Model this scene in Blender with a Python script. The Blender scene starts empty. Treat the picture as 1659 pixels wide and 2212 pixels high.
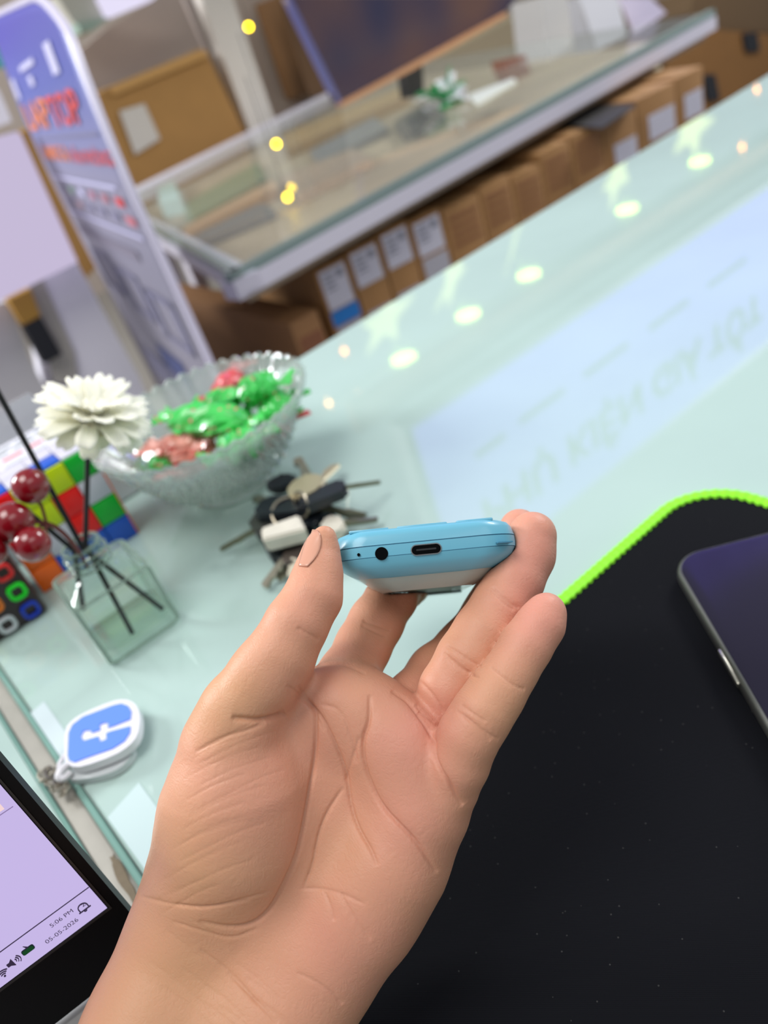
import bpy, bmesh, math, random
import numpy as np
from mathutils import Vector, Matrix
random.seed(7)
SC = bpy.context.scene
COL = SC.collection

# ---------------------------------------------------------------- camera
# metres; z = 0 is the top of the glass counter, +x runs along the counter, +y away across it
F, CX, CY, H = 1662.0, 829.5, 1106.0, 0.25
def _u(v):
    v = np.array(v, float); return v / np.linalg.norm(v)
_n = _u((870, -2400, -1662))
_U = np.array((3296.5, 2395.0, -1662.0)); _U = _u(_U - _n * _U.dot(_n))
_Z = -_n; _V = np.cross(_Z, _U)
R = np.array([_U, _V, _Z])
CAM = np.array([0.0, 0.0, H])
def ray(x, y): return R @ np.array([(x - CX) / F, -(y - CY) / F, -1.0])
def PD(x, y, d): return CAM + ray(x, y) * d                # point at a distance along the optical axis
def PZ(x, y, z=0.0):
    r = ray(x, y); return CAM + r * ((z - H) / r[2])       # point on a level plane
def PY(x, y, Y):
    r = ray(x, y); return CAM + r * (Y / r[1])             # point on a plane parallel to the counter's long side
def PX(x, y, X):
    r = ray(x, y); return CAM + r * (X / r[0])
cam = bpy.data.cameras.new('camera'); co = bpy.data.objects.new('camera', cam); COL.objects.link(co)
M = np.eye(4); M[:3, :3] = R; M[:3, 3] = CAM
co.matrix_world = Matrix(M.tolist())
cam.sensor_fit = 'VERTICAL'; cam.sensor_height = 34.6; cam.lens = F / 2212 * 34.6
cam.clip_start = 0.01; cam.clip_end = 60
cam.dof.use_dof = True; cam.dof.focus_distance = 0.216; cam.dof.aperture_fstop = 8.5
SC.camera = co

# ---------------------------------------------------------------- exposure, world, light
SC.view_settings.view_transform = 'Standard'; SC.view_settings.look = 'None'
SC.view_settings.gamma = 1.0; SC.view_settings.use_curve_mapping = False
SC.view_settings.exposure = 0.32
SC.cycles.use_denoising = True
SC.cycles.max_bounces = 10; SC.cycles.transparent_max_bounces = 12
SC.cycles.caustics_reflective = False; SC.cycles.caustics_refractive = False
w = bpy.data.worlds.new('shop_light'); SC.world = w; w.use_nodes = True
wn = w.node_tree.nodes; wn['Background'].inputs[0].default_value = (0.86, 0.93, 1.0, 1); wn['Background'].inputs[1].default_value = 0.34
def area(name, loc, size, power, color, target=(0, 0.3, 0)):
    l = bpy.data.lights.new(name, 'AREA'); l.shape = 'RECTANGLE'; l.size, l.size_y = size; l.energy = power; l.color = color
    o = bpy.data.objects.new(name, l); COL.objects.link(o); o.location = loc
    o.rotation_euler = (Vector(target) - Vector(loc)).to_track_quat('-Z', 'Y').to_euler()
    return o
area('ceiling_panel_light', (-0.45, 0.35, 1.85), (1.0, 0.9), 19, (1.0, 0.97, 0.94))
area('ceiling_panel_light', (0.5, -1.0, 1.85), (1.4, 0.7), 6, (1.0, 0.97, 0.95), (0.2, 0.6, 0))
area('ceiling_panel_light', (-1.75, 3.3, 1.85), (1.0, 1.2), 115, (0.97, 0.98, 1.0), (1.2, 2.2, -0.2))
area('ceiling_panel_light', (3.6, 1.0, 1.85), (1.2, 0.8), 70, (0.97, 0.98, 1.0), (1.8, 1.8, -0.2))

# ---------------------------------------------------------------- helpers
def mat(name, color, rough=0.5, metal=0.0, **k):
    m = bpy.data.materials.new(name); m.use_nodes = True
    b = m.node_tree.nodes['Principled BSDF']
    b.inputs['Base Color'].default_value = (*srgb(color), 1); b.inputs['Roughness'].default_value = rough; b.inputs['Metallic'].default_value = metal
    for kk, v in k.items():
        b.inputs[kk.replace('_', ' ')].default_value = v
    return m
def srgb(c):
    return tuple(((x / 255) / 12.92 if x / 255 <= 0.04045 else ((x / 255 + 0.055) / 1.055) ** 2.4) for x in c)
def noisy(m, scale, amount, bump=0.0, detail=4.0, stretch=None):
    """break up a plain colour with noise and, if asked, a little bump"""
    nt = m.node_tree; b = nt.nodes['Principled BSDF']; base = b.inputs['Base Color'].default_value[:]
    tc = nt.nodes.new('ShaderNodeTexCoord'); nz = nt.nodes.new('ShaderNodeTexNoise'); nz.inputs['Scale'].default_value = scale; nz.inputs['Detail'].default_value = detail
    src = tc.outputs['Object']
    if stretch:
        mp = nt.nodes.new('ShaderNodeMapping'); mp.inputs['Scale'].default_value = stretch; nt.links.new(src, mp.inputs[0]); src = mp.outputs[0]
    nt.links.new(src, nz.inputs['Vector'])
    mx = nt.nodes.new('ShaderNodeMix'); mx.data_type = 'RGBA'
    mx.inputs['A'].default_value = tuple(min(1, c * (1 - amount)) for c in base[:3]) + (1,)
    mx.inputs['B'].default_value = tuple(min(1, c * (1 + amount)) for c in base[:3]) + (1,)
    nt.links.new(nz.outputs['Fac'], mx.inputs['Factor']); nt.links.new(mx.outputs['Result'], b.inputs['Base Color'])
    if bump:
        bp = nt.nodes.new('ShaderNodeBump'); bp.inputs['Strength'].default_value = bump; bp.inputs['Distance'].default_value = 0.001
        nt.links.new(nz.outputs['Fac'], bp.inputs['Height']); nt.links.new(bp.outputs[0], b.inputs['Normal'])
    return m
def front_only(nt, fr, mx):
    """mirror only where light enters the glass, so a thin pane does not trap it"""
    g = nt.nodes.new('ShaderNodeNewGeometry'); inv = nt.nodes.new('ShaderNodeMath'); inv.operation = 'SUBTRACT'; inv.inputs[0].default_value = 1.0; nt.links.new(g.outputs['Backfacing'], inv.inputs[1])
    mu = nt.nodes.new('ShaderNodeMath'); mu.operation = 'MULTIPLY'; nt.links.new(fr.outputs[0], mu.inputs[0]); nt.links.new(inv.outputs[0], mu.inputs[1]); nt.links.new(mu.outputs[0], mx.inputs[0])
def glass(name, color, rough=0.02, alpha=0.25, ior=1.5):
    """thin clear sheet: mirror by Fresnel over a tinted see-through pane"""
    m = bpy.data.materials.new(name); m.use_nodes = True; nt = m.node_tree; nt.nodes.clear()
    out = nt.nodes.new('ShaderNodeOutputMaterial'); tr = nt.nodes.new('ShaderNodeBsdfTransparent'); gl = nt.nodes.new('ShaderNodeBsdfGlossy')
    tr.inputs[0].default_value = (0.975, 0.99, 0.982, 1); gl.inputs['Roughness'].default_value = rough
    df = nt.nodes.new('ShaderNodeBsdfDiffuse'); df.inputs[0].default_value = (*srgb(color), 1)
    m1 = nt.nodes.new('ShaderNodeMixShader'); m1.inputs[0].default_value = alpha
    nt.links.new(tr.outputs[0], m1.inputs[1]); nt.links.new(df.outputs[0], m1.inputs[2])
    fr = nt.nodes.new('ShaderNodeFresnel'); fr.inputs[0].default_value = ior
    m2 = nt.nodes.new('ShaderNodeMixShader'); front_only(nt, fr, m2); nt.links.new(m1.outputs[0], m2.inputs[1]); nt.links.new(gl.outputs[0], m2.inputs[2])
    nt.links.new(m2.outputs[0], out.inputs[0]); return m
def emis(name, color, strength):
    m = bpy.data.materials.new(name); m.use_nodes = True; nt = m.node_tree; nt.nodes.clear()
    out = nt.nodes.new('ShaderNodeOutputMaterial'); e = nt.nodes.new('ShaderNodeEmission'); e.inputs[0].default_value = (*srgb(color), 1); e.inputs[1].default_value = strength
    nt.links.new(e.outputs[0], out.inputs[0]); return m

def tag(o, label=None, cat=None, group=None, kind=None):
    if label: o['label'] = label
    if cat: o['category'] = cat
    if group: o['group'] = group
    if kind: o['kind'] = kind
    return o
def obj(name, bm, m=None, parent=None, smooth=True):
    """link one mesh object; bm is a bmesh or (verts, faces)"""
    me = bpy.data.meshes.new(name)
    if isinstance(bm, tuple):
        me.from_pydata([tuple(map(float, v)) for v in bm[0]], [], [tuple(map(int, f)) for f in bm[1]])
    else:
        bmesh.ops.recalc_face_normals(bm, faces=bm.faces); bm.to_mesh(me); bm.free()
    me.update()
    if m:
        for x in (m if isinstance(m, (list, tuple)) else [m]): me.materials.append(x)
    if smooth:
        me.polygons.foreach_set('use_smooth', [True] * len(me.polygons))
        try: me.set_sharp_from_angle(angle=math.radians(38))
        except Exception: pass
    o = bpy.data.objects.new(name, me); COL.objects.link(o)
    if parent is not None: o.parent = parent
    return o
def thing(name, label, cat, loc=(0, 0, 0), group=None, rot=None):
    o = bpy.data.objects.new(name, None); COL.objects.link(o); o.location = tuple(map(float, loc)); o.empty_display_size = 0.01
    if rot is not None: o.rotation_euler = rot
    return tag(o, label, cat, group)
def frame(o, origin, ax, ay, az):
    """pose an object with the given axes"""
    m = np.eye(4); m[:3, 0] = ax; m[:3, 1] = ay; m[:3, 2] = az; m[:3, 3] = origin
    o.matrix_world = Matrix(m.tolist())
    return o
def bx(bm, c, s, mi=0, bevel=0.0, seg=2, rot=None):
    r = bmesh.ops.create_cube(bm, size=1.0); vs = r['verts']
    bmesh.ops.scale(bm, vec=s, verts=vs)
    if rot is not None: bmesh.ops.rotate(bm, cent=(0, 0, 0), matrix=rot, verts=vs)
    bmesh.ops.translate(bm, vec=tuple(map(float, c)), verts=vs)
    fs = list({f for v in vs for f in v.link_faces})
    for f in fs: f.material_index = mi
    if bevel:
        es = list({e for v in vs for e in v.link_edges})
        rb = bmesh.ops.bevel(bm, geom=es, offset=bevel, segments=seg, profile=0.5, affect='EDGES')
        for f in rb['faces']: f.material_index = mi
def boxo(name, c, s, m, parent=None, bevel=0.002, rot=None):
    bm = bmesh.new(); bx(bm, c, s, bevel=bevel, rot=rot); return obj(name, bm, m, parent)
def prism(bm, poly, z0, z1, mi=0):
    """extrude a 2-D outline (xy) from z0 to z1"""
    a = [bm.verts.new((p[0], p[1], z0)) for p in poly]; b = [bm.verts.new((p[0], p[1], z1)) for p in poly]; n = len(poly)
    fs = [bm.faces.new(a[::-1]), bm.faces.new(b)] + [bm.faces.new((a[i], a[(i + 1) % n], b[(i + 1) % n], b[i])) for i in range(n)]
    for f in fs: f.material_index = mi
def slab(name, pts, off, m, parent=None, bevel=0.0, smooth=False):
    """a plate: 3-D outline pts given a real thickness by the vector off"""
    n = len(pts); off = np.array(off, float)
    bm = bmesh.new(); a = [bm.verts.new(tuple(p)) for p in pts]; b = [bm.verts.new(tuple(np.array(p) + off)) for p in pts]
    bm.faces.new(a); bm.faces.new(b[::-1])
    for i in range(n): bm.faces.new((a[i], a[(i + 1) % n], b[(i + 1) % n], b[i]))
    if bevel: bmesh.ops.bevel(bm, geom=list(bm.edges), offset=bevel, segments=2, affect='EDGES')
    return obj(name, bm, m, parent, smooth)
def rrect(w_, h_, r, n=6, cx=0, cy=0):
    out = []
    for sx, sy, a0 in ((1, 1, 0), (-1, 1, 90), (-1, -1, 180), (1, -1, 270)):
        for i in range(n + 1):
            a = math.radians(a0 + 90 * i / n)
            out.append((cx + sx * (w_ / 2 - r) + r * math.cos(a), cy + sy * (h_ / 2 - r) + r * math.sin(a)))
    return out
def loft(rings, cap=True, closed=True):
    v = []; f = []; n = len(rings[0])
    for r in rings: v += [tuple(p) for p in r]
    for k in range(len(rings) - 1):
        for i in range(n if closed else n - 1):
            j = (i + 1) % n; f.append((k * n + i, k * n + j, (k + 1) * n + j, (k + 1) * n + i))
    if cap: f.append(tuple(range(n))[::-1]); f.append(tuple(range((len(rings) - 1) * n, len(rings) * n)))
    return v, f
def lathe(prof, n=48, fn=None):
    rings = []
    for r, z in prof:
        rings.append([((r + (fn(2 * math.pi * i / n, r, z) if fn else 0)) * math.cos(2 * math.pi * i / n), (r + (fn(2 * math.pi * i / n, r, z) if fn else 0)) * math.sin(2 * math.pi * i / n), z) for i in range(n)])
    return rings
def tube(pts, rad, n=10, closed=False):
    """a round rod along 3-D points; rad is a number or one per point"""
    P = [Vector(tuple(map(float, p))) for p in pts]; m_ = len(P); rad = rad if isinstance(rad, (list, tuple)) else [rad] * m_
    rings = []; prev = None
    for i in range(m_):
        if closed: t = (P[(i + 1) % m_] - P[i - 1]).normalized()
        else: t = (P[min(i + 1, m_ - 1)] - P[max(i - 1, 0)]).normalized()
        if prev is None:
            a = Vector((0, 0, 1)) if abs(t.z) < 0.9 else Vector((1, 0, 0)); nrm = t.cross(a).normalized()
        else: nrm = (prev - t * prev.dot(t)).normalized()
        prev = nrm; b = t.cross(nrm)
        rings.append([tuple(P[i] + (nrm * math.cos(2 * math.pi * k / n) + b * math.sin(2 * math.pi * k / n)) * rad[i]) for k in range(n)])
    if closed:
        v, f = loft(rings, cap=False); L = (m_ - 1) * n
        f += [(L + i, L + (i + 1) % n, (i + 1) % n, i) for i in range(n)]
        return v, f
    return loft(rings)
def merge(*parts):
    v = []; f = []
    for a, b in parts:
        o_ = len(v); v += list(a); f += [tuple(i + o_ for i in q) for q in b]
    return v, f
def chaikin(pts, it=2):
    pts = [np.array(p, float) for p in pts]
    for _ in range(it):
        q = [pts[0]]
        for a, b in zip(pts[:-1], pts[1:]): q += [a * 0.75 + b * 0.25, a * 0.25 + b * 0.75]
        pts = q + [pts[-1]]
    return pts
def text_mesh(body, size=1.0, ext=0.0, align='CENTER', xs=1.0, bold=0.0, res=3):
    """lettering as (verts, faces) lying in the xy plane"""
    c = bpy.data.curves.new('lettering', 'FONT'); c.body = body; c.size = size; c.extrude = ext; c.align_x = align; c.align_y = 'CENTER'; c.resolution_u = res; c.offset = bold
    o = bpy.data.objects.new('lettering', c); COL.objects.link(o)
    dg = bpy.context.evaluated_depsgraph_get(); me = bpy.data.meshes.new_from_object(o.evaluated_get(dg))
    v = [(p.co.x * xs, p.co.y, p.co.z) for p in me.vertices]; f = [tuple(p.vertices) for p in me.polygons]
    bpy.data.objects.remove(o); bpy.data.curves.remove(c); bpy.data.meshes.remove(me)
    return v, f
def mapped(vf, fn):
    return [tuple(fn(*p)) for p in vf[0]], vf[1]
# ---------------------------------------------------------------- the setting
m_floor = noisy(mat('floor_tile', (150, 146, 140), 0.25), 3, 0.08)
tag(boxo('floor', (1.8, 2.2, -0.92), (12, 8.0, 0.04), m_floor, bevel=0), kind='structure')
m_wall = noisy(mat('taupe_board', (192, 176, 166), 0.8), 260, 0.10)
tag(boxo('wall_back', (2.6, 5.6, 0.3), (12, 0.06, 2.4), m_wall, bevel=0), kind='structure')

# glass counter: milky mint glass, pale sheets showing under it
m_ct = mat('milky_mint_glass', (172, 195, 189), 0.035); m_ct.node_tree.nodes['Principled BSDF'].inputs['IOR'].default_value = 1.6
noisy(m_ct, 9, 0.09)
m_edge = mat('green_glass_edge', (120, 158, 148), 0.12)
m_body = mat('white_laminate', (206, 208, 208), 0.4)
def top_plate(name, x0, x1, y0, y1, parent):
    o = boxo(name, ((x0 + x1) / 2, (y0 + y1) / 2, -0.005), (x1 - x0, y1 - y0, 0.010), m_ct, parent, bevel=0.0012); return o
cnt = thing('display_counter', 'long mint glass topped display counter with the mouse mat and candy bowl on it', 'counter', (0.9, 0.3, -0.9))
def child_at(o): o.matrix_parent_inverse = Matrix.Translation((-o.parent.location[0], -o.parent.location[1], -o.parent.location[2])); return o
def far_y(x): return 0.612 + (x - 0.3) * 0.041
def seam(y, off=0.0): return -0.0415 - 0.062 * (y - 0.26) + off      # the joint between the two counters
def strip(y0, y1, a, b, z0, z1, bev=0.0006):
    bm = bmesh.new(); prism(bm, [(seam(y0, a), y0), (seam(y0, b), y0), (seam(y1, b), y1), (seam(y1, a), y1)], z0, z1)
    bmesh.ops.bevel(bm, geom=list(bm.edges), offset=bev, segments=2, affect='EDGES'); return bm
poly = [(seam(-.32, .0077), -0.32), (3.0, -0.32), (3.0, far_y(3.0)), (seam(.59, .0077), far_y(-0.05))]
bm = bmesh.new(); prism(bm, poly, -0.010, 0.0); bmesh.ops.bevel(bm, geom=[e for e in bm.edges if abs(e.verts[0].co.z - e.verts[1].co.z) < 1e-5], offset=0.0012, segments=2, affect='EDGES')
child_at(obj('glass_top', bm, m_ct, cnt))
bm = bmesh.new(); prism(bm, [(seam(-.3, .009), -0.30), (2.98, -0.30), (2.98, far_y(3.0) - 0.012), (seam(.58, .009), far_y(0) - 0.012)], -0.90, -0.0105); child_at(obj('cabinet_body', bm, m_body, cnt))
# glass pane edge along the seam and the metal channel beside it
child_at(obj('glass_edge', strip(-.32, .59, .0045, .0075, -.0087, .0007), m_edge, cnt))
c2 = thing('side_counter', 'neighbouring counter left of the seam, carrying the laptop', 'counter', (-0.5, 0.1, -0.9))
def child2(o): o.matrix_parent_inverse = Matrix.Translation((0.5, -0.1, 0.9)); return o
bm = bmesh.new(); prism(bm, [(-1.0, -.32), (seam(-.32, -.0067), -.32), (seam(.59, -.0067), .59), (-1.0, .59)], -.010, 0.0); child2(obj('glass_top', bm, m_ct, c2))
bm = bmesh.new(); prism(bm, [(-.99, -.31), (seam(-.31, -.009), -.31), (seam(.58, -.009), .58), (-.99, .58)], -.90, -.0105); child2(obj('cabinet_body', bm, m_body, c2))
child2(obj('glass_edge', strip(-.32, .59, -.0065, -.0045, -.0080, .0007), m_edge, c2))
m_chan = noisy(mat('dull_channel', (176, 172, 162), 0.35, 0.5), 90, 0.12)
tag(obj('channel_strip', strip(-.32, .59, -.0043, .0043, -.008, -.001), m_chan), 'grey metal joining strip running between the two glass counters', 'metal strip')
# torn brown residue stuck on the strip
bm = bmesh.new(); rr = random.Random(5); pl = []
for i in range(22):
    a = 2 * math.pi * i / 22; pl.append((-0.0390 + math.cos(a) * 0.0018 * (0.7 + rr.random() * .6), 0.245 + math.sin(a) * 0.015 * (0.8 + rr.random() * .35)))
prism(bm, pl, -0.0009, -0.0004); obj('adhesive_residue', bm, noisy(mat('brown_residue', (112, 100, 80), 0.8), 300, 0.2), None)
tag(bpy.data.objects['adhesive_residue'], 'torn brown patch of old glue stuck on the grey joining strip', 'residue')
# printed sheets lying just under / on the glass
def sheet(pts, col, label, z=0.0004, cat='paper', group=None):
    bm = bmesh.new(); prism(bm, [tuple(PZ(*p, z)[:2]) for p in pts], z - 0.0003, z)
    o = obj('paper_sheet', bm, mat('paper', col, 0.12), smooth=False); tag(o, label, cat, group); return o
sheet([(66, 1540), (95, 1515), (184, 1640), (140, 1650)], (198, 212, 216), 'narrow pale paper strip beside the seam left of the blue charm')
sheet([(232, 1766), (300, 1690), (430, 1870), (340, 1915)], (192, 212, 212), 'pale paper sheet against the seam behind the wrist')

# ---------------------------------------------------------------- light box sign and lamps over the counter (seen mirrored in the glass)
SY = 2.0
sg = thing('lightbox_sign', 'glowing pale blue sign reading PHỤ KIỆN GIÁ TỐT, mirrored in the counter glass', 'sign', (2.9, SY, 1.0))
def sg_c(o): o.matrix_parent_inverse = Matrix.Translation((-2.9, -SY, -1.0)); return o
sg_c(boxo('sign_housing', (2.95, SY + 0.05, 1.37), (3.5, 0.09, 0.80), mat('sign_housing', (170, 170, 172), 0.4), sg))
sg_c(boxo('sign_face', (2.95, SY, 1.37), (3.42, 0.01, 0.74), emis('sign_glow', (146, 134, 255), 1.75), sg, bevel=0))
m_let = emis('sign_letters', (90, 100, 96), 0.06)
tv = text_mesh('PHỤ KIỆN GIÁ TỐT', 0.205, 0.002, 'LEFT', xs=1.07, bold=0.004)
sg_c(obj('lettering', mapped(tv, lambda x, y, z: (1.42 + x, SY - 0.009 - z, 1.505 + y)), m_let, sg, False))
for x0, x1, zc in ((1.46, 1.62, 1.245), (1.70, 1.96, 1.235), (2.08, 2.36, 1.235), (2.50, 2.78, 1.235), (2.92, 3.22, 1.235)):
    sg_c(boxo('subtitle_line', ((x0 + x1) / 2, SY - 0.008, zc), (x1 - x0, 0.004, 0.022), m_let, sg, bevel=0))
# brown header board under the sign
tag(boxo('header_board', (2.9, 2.13, 0.905), (3.6, 0.04, 0.12), noisy(mat('tan_board', (150, 112, 82), 0.6), 4, 0.25), bevel=0.004), 'tan header board hanging under the glowing sign, mirrored in the glass', 'board')
trk = boxo('trim_1', (4.6, 4.33, 1.93), (6.0, 0.10, 0.04), m_body); tag(trk, kind='structure')
m_down = emis('downlight_glow', (206, 255, 100), 13); m_ringm = mat('downlight_ring', (230, 232, 226), 0.3)
m_star = emis('star_painted_glow', (236, 250, 176), 1.5)  # stars added for the smears of glow; emission stands in for lamplight
for i, p in enumerate([(873, 777), (1012, 683), (1143, 596), (1355, 455), (1512, 351)]):
    q = PZ(*p, -1.9); L = thing('ceiling_lamp', ('round ceiling downlight with an added glowing star, mirrored nearest the bowl', 'second mirrored round ceiling downlight from the candy bowl', 'middle one of the five mirrored round ceiling downlights', 'fourth mirrored round ceiling downlight from the candy bowl', 'mirrored round ceiling downlight farthest right along the glass edge')[i], 'lamp', (q[0], q[1], 1.9), 'ceiling downlights mirrored in the counter glass')
    obj('lamp_ring', loft([[(r_ * math.cos(t), r_ * math.sin(t), z_) for t in np.linspace(0, 2 * math.pi, 33)[:-1]] for r_, z_ in ((0.104, 0.01), (0.107, -0.008), (0.090, -0.012), (0.090, 0.01))], cap=False), m_ringm, L)
    obj('lamp_disc', loft([[(0.088 * math.cos(t), 0.088 * math.sin(t), z_) for t in np.linspace(0, 2 * math.pi, 33)[:-1]] for z_ in (-0.009, 0.0)]), m_down, L)
    bm = bmesh.new(); rr = random.Random(i); pts = []
    for k in range(10):
        a = 2 * math.pi * k / 10 + 0.3 * i; r_ = (0.25 + 0.06 * rr.random()) if k % 2 == 0 else 0.12
        pts.append((r_ * math.cos(a), r_ * math.sin(a)))
    prism(bm, pts, -0.004, 0.004)
    st = obj('added_glow_star', bm, m_star, L); st.location = (-0.02, 0.05, -0.30); st.rotation_euler = (math.radians(62), 0.2, 0.3 * i)
    obj('star_cord', tube([(-0.02, 0.05, -0.18), (0.02, 0.07, -0.005)], 0.0015, 6), m_ringm, L)
def bulb(q, r_, m_, label, group, cord=True, up=0.5):
    L = thing('fairy_bulb', label, 'light bulb', q, group)
    bm = bmesh.new(); bmesh.ops.create_uvsphere(bm, u_segments=14, v_segments=10, radius=r_); obj('bulb_glass', bm, m_, L)
    if cord: obj('cord', tube([(0, 0, r_ * 0.8), (0, 0, up)], 0.001, 6), mat('thin_cord', (60, 60, 60), 0.6), L)
m_warm = emis('warm_bulb', (255, 150, 40), 28)
names = ['left of the first downlight', 'right of the first downlight', 'right of the second downlight', 'right of the third downlight', 'above the fourth downlight, near the tan board', 'right of the fifth downlight', 'in the top right corner of the glass', 'below the first downlight', 'lowest, nearest the keys']
for nm, p in zip(names, [(744, 759), (927, 768), (1079, 686), (1225, 579), (1485, 412), (1603, 318), (1635, 193), (775, 853), (710, 871)]):
    q = PZ(*p, -1.5); bulb((q[0], q[1], 1.5), 0.012, m_warm if p[1] < 800 else emis('dim_bulb', (255, 180, 90), 24), 'small warm bulb mirrored in the glass ' + nm, 'warm bulbs mirrored in the counter glass')
# ---------------------------------------------------------------- glass showcase across the aisle
m_wframe = mat('white_frame', (214, 210, 222), 0.35)
m_clear = glass('clear_glass', (222, 230, 224), 0.02, 0.06, 1.14)
m_gedge = mat('teal_glass_edge', (128, 146, 142), 0.15)
A = np.array([0.494, 1.189, 0]); B = np.array([2.10, 1.361, 0]); Cc = np.array([0.78, 2.594, 0]); D_ = np.array([2.35, 3.17, 0])
case = thing('glass_showcase', 'white framed glass topped showcase across the aisle behind the cartons', 'showcase', (1.2, 1.9, -0.9))
def cc(o): o.matrix_parent_inverse = Matrix.Translation((-1.2, -1.9, 0.9)); return o
def rail(a, b, z0, z1, w_, m_, name, inset=0.0):
    d = _u(b - a); nrm = np.array([-d[1], d[0], 0])
    pts = [a + nrm * inset, b + nrm * inset, b + nrm * (inset + w_), a + nrm * (inset + w_)]
    bm = bmesh.new(); prism(bm, [tuple(p[:2]) for p in pts], z0, z1); return cc(obj(name, bm, m_, case, False))
E1 = A + 0 * A
rail(A, B, -0.100, -0.070, 0.045, m_wframe, 'front_rail')
rail(A, B, -0.069, -0.054, 0.020, m_gedge, 'glass_edge', 0.003)
rail(Cc, A, -0.092, -0.066, 0.045, m_wframe, 'side_rail')
rail(Cc, A, -0.064, -0.054, 0.016, m_gedge, 'glass_edge', 0.004)
rail(D_, Cc, -0.092, -0.050, 0.045, m_wframe, 'back_rail')
bm = bmesh.new(); prism(bm, [tuple((p + (np.array([1.3, 2.0, 0]) - p) * 0.02)[:2]) for p in (A, B, D_, Cc)], -0.062, -0.056); cc(obj('glass_top', bm, m_clear, case, False))
m_shelf = noisy(mat('shelf_board', (160, 142, 118), 0.5), 5, 0.25)
bm = bmesh.new(); prism(bm, [tuple((p + (np.array([1.3, 2.0, 0]) - p) * 0.03)[:2]) for p in (A, B, D_, Cc)], -0.116, -0.106); sh = cc(obj('inner_shelf', bm, m_shelf, case, False))
for q in (np.array([0.76, 2.05, 0]), np.array([2.15, 2.05, 0]), np.array([0.86, 2.5, 0]), np.array([2.2, 3.0, 0])):
    bm = bmesh.new(); bx(bm, (q[0], q[1], -0.508), (0.035, 0.035, 0.784)); cc(obj('post', bm, m_wframe, case))
def flat_item(name, pts, z, h, col, label, cat, rough=0.5, group=None):
    """an item lying on a level surface at height z, h thick, outline taken at its top"""
    bm = bmesh.new(); prism(bm, [tuple(PZ(*p, z + h)[:2]) for p in pts], z + 0.0008, z + h)
    return tag(obj(name, bm, noisy(mat(name + '_finish', col, rough), 9, 0.12), smooth=False), label, cat, group)
def case_fill(frac, z, pw):  # added unseen fill lamp under the front rail, brightens the showcase contents
    d_ = _u(B - A); nr = np.array([-d_[1], d_[0], 0]); c_ = A + (B - A) * .5 + nr * frac + np.array([0, 0, z])
    l = bpy.data.lights.new('showcase_added_fill', 'AREA'); l.shape = 'RECTANGLE'; l.size, l.size_y = 1.5, 0.012; l.energy = pw; l.color = (1.0, 0.93, 0.82)
    o_ = bpy.data.objects.new('showcase_added_fill', l); COL.objects.link(o_); frame(o_, c_, d_, *(lambda zz: (np.cross(zz, d_), zz))(_u(-nr * 1.0 + np.array([0, 0, .22]))))
case_fill(0.052, -0.071, 1.5)
ZS = -0.106
flat_item('green_folder', [(402, 480), (398, 440), (555, 350), (575, 385)], ZS, 0.02, (112, 124, 92), 'muted green folder on the showcase shelf nearest the banner', 'folder')
flat_item('cardboard_strip', [(395, 505), (400, 488), (590, 388), (600, 404)], ZS, 0.025, (172, 136, 104), 'long tan cardboard strip lying beside the green folder', 'cardboard')
flat_item('laptop_sleeve', [(425, 528), (415, 512), (565, 437), (595, 457)], ZS, 0.015, (104, 102, 104), 'dark grey laptop sleeve at the near corner of the showcase', 'sleeve')
flat_item('tan_carton', [(620, 320), (610, 290), (860, 190), (880, 205)], ZS, 0.03, (168, 134, 84), 'long ochre carton under the glass behind the grey laptop', 'carton')
flat_item('closed_laptop', [(690, 350), (668, 326), (808, 252), (838, 278)], ZS, 0.015, (124, 124, 128), 'closed grey laptop lying under the showcase glass', 'laptop')
flat_item('black_bag', [(870, 282), (850, 262), (920, 218), (960, 240)], ZS, 0.03, (70, 66, 62), 'dark folded bag under the glass below the screen stand', 'bag')
flat_item('paper_box', [(640, 420), (600, 385), (760, 320), (800, 340)], ZS, 0.025, (150, 128, 110), 'flat beige box under the glass below the two yellow bulbs', 'box')
flat_item('white_tray', [(345, 440), (340, 405), (375, 390), (390, 430)], ZS, 0.04, (176, 196, 190), 'pale green plastic tray on the shelf beside the banner edge', 'tray')
# stuff standing on the showcase: angled monitor, stand, ribbon rosette, cards
def wallslab(name, pts, Y, t, col, label=None, cat=None, kind=None, rough=0.5, parent=None, m_=None, group=None):
    o = slab(name, [PY(*p, Y) for p in pts], (0.02 * t, t, 0), m_ or mat(name + '_finish', col, rough), parent)
    if label: tag(o, label, cat, group)
    if kind: o['kind'] = kind
    return o
YM = 1.88
m_scr = mat('dark_screen', (34, 36, 62), 0.12)
nt = m_scr.node_tree; b = nt.nodes['Principled BSDF']; tc = nt.nodes.new('ShaderNodeTexCoord'); nz = nt.nodes.new('ShaderNodeTexNoise'); nz.inputs['Scale'].default_value = 3.2; nz.inputs['Detail'].default_value = 1.0
cr = nt.nodes.new('ShaderNodeValToRGB'); el = cr.color_ramp.elements; el[0].position = .38; el[0].color = (*srgb((34, 36, 62)), 1); el[1].position = .66; el[1].color = (*srgb((84, 60, 54)), 1)
nt.links.new(tc.outputs['Object'], nz.inputs[0]); nt.links.new(nz.outputs['Fac'], cr.inputs[0]); nt.links.new(cr.outputs[0], b.inputs['Base Color']); nt.links.new(cr.outputs[0], b.inputs['Emission Color']); b.inputs['Emission Strength'].default_value = 0.12
mon = thing('angled_monitor', 'dark monitor showing a dim blue and brown picture, standing on the showcase', 'monitor', PY(900, 150, YM))
def mm(o): l = mon.location; o.matrix_parent_inverse = Matrix.Translation((-l[0], -l[1], -l[2])); return o
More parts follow.
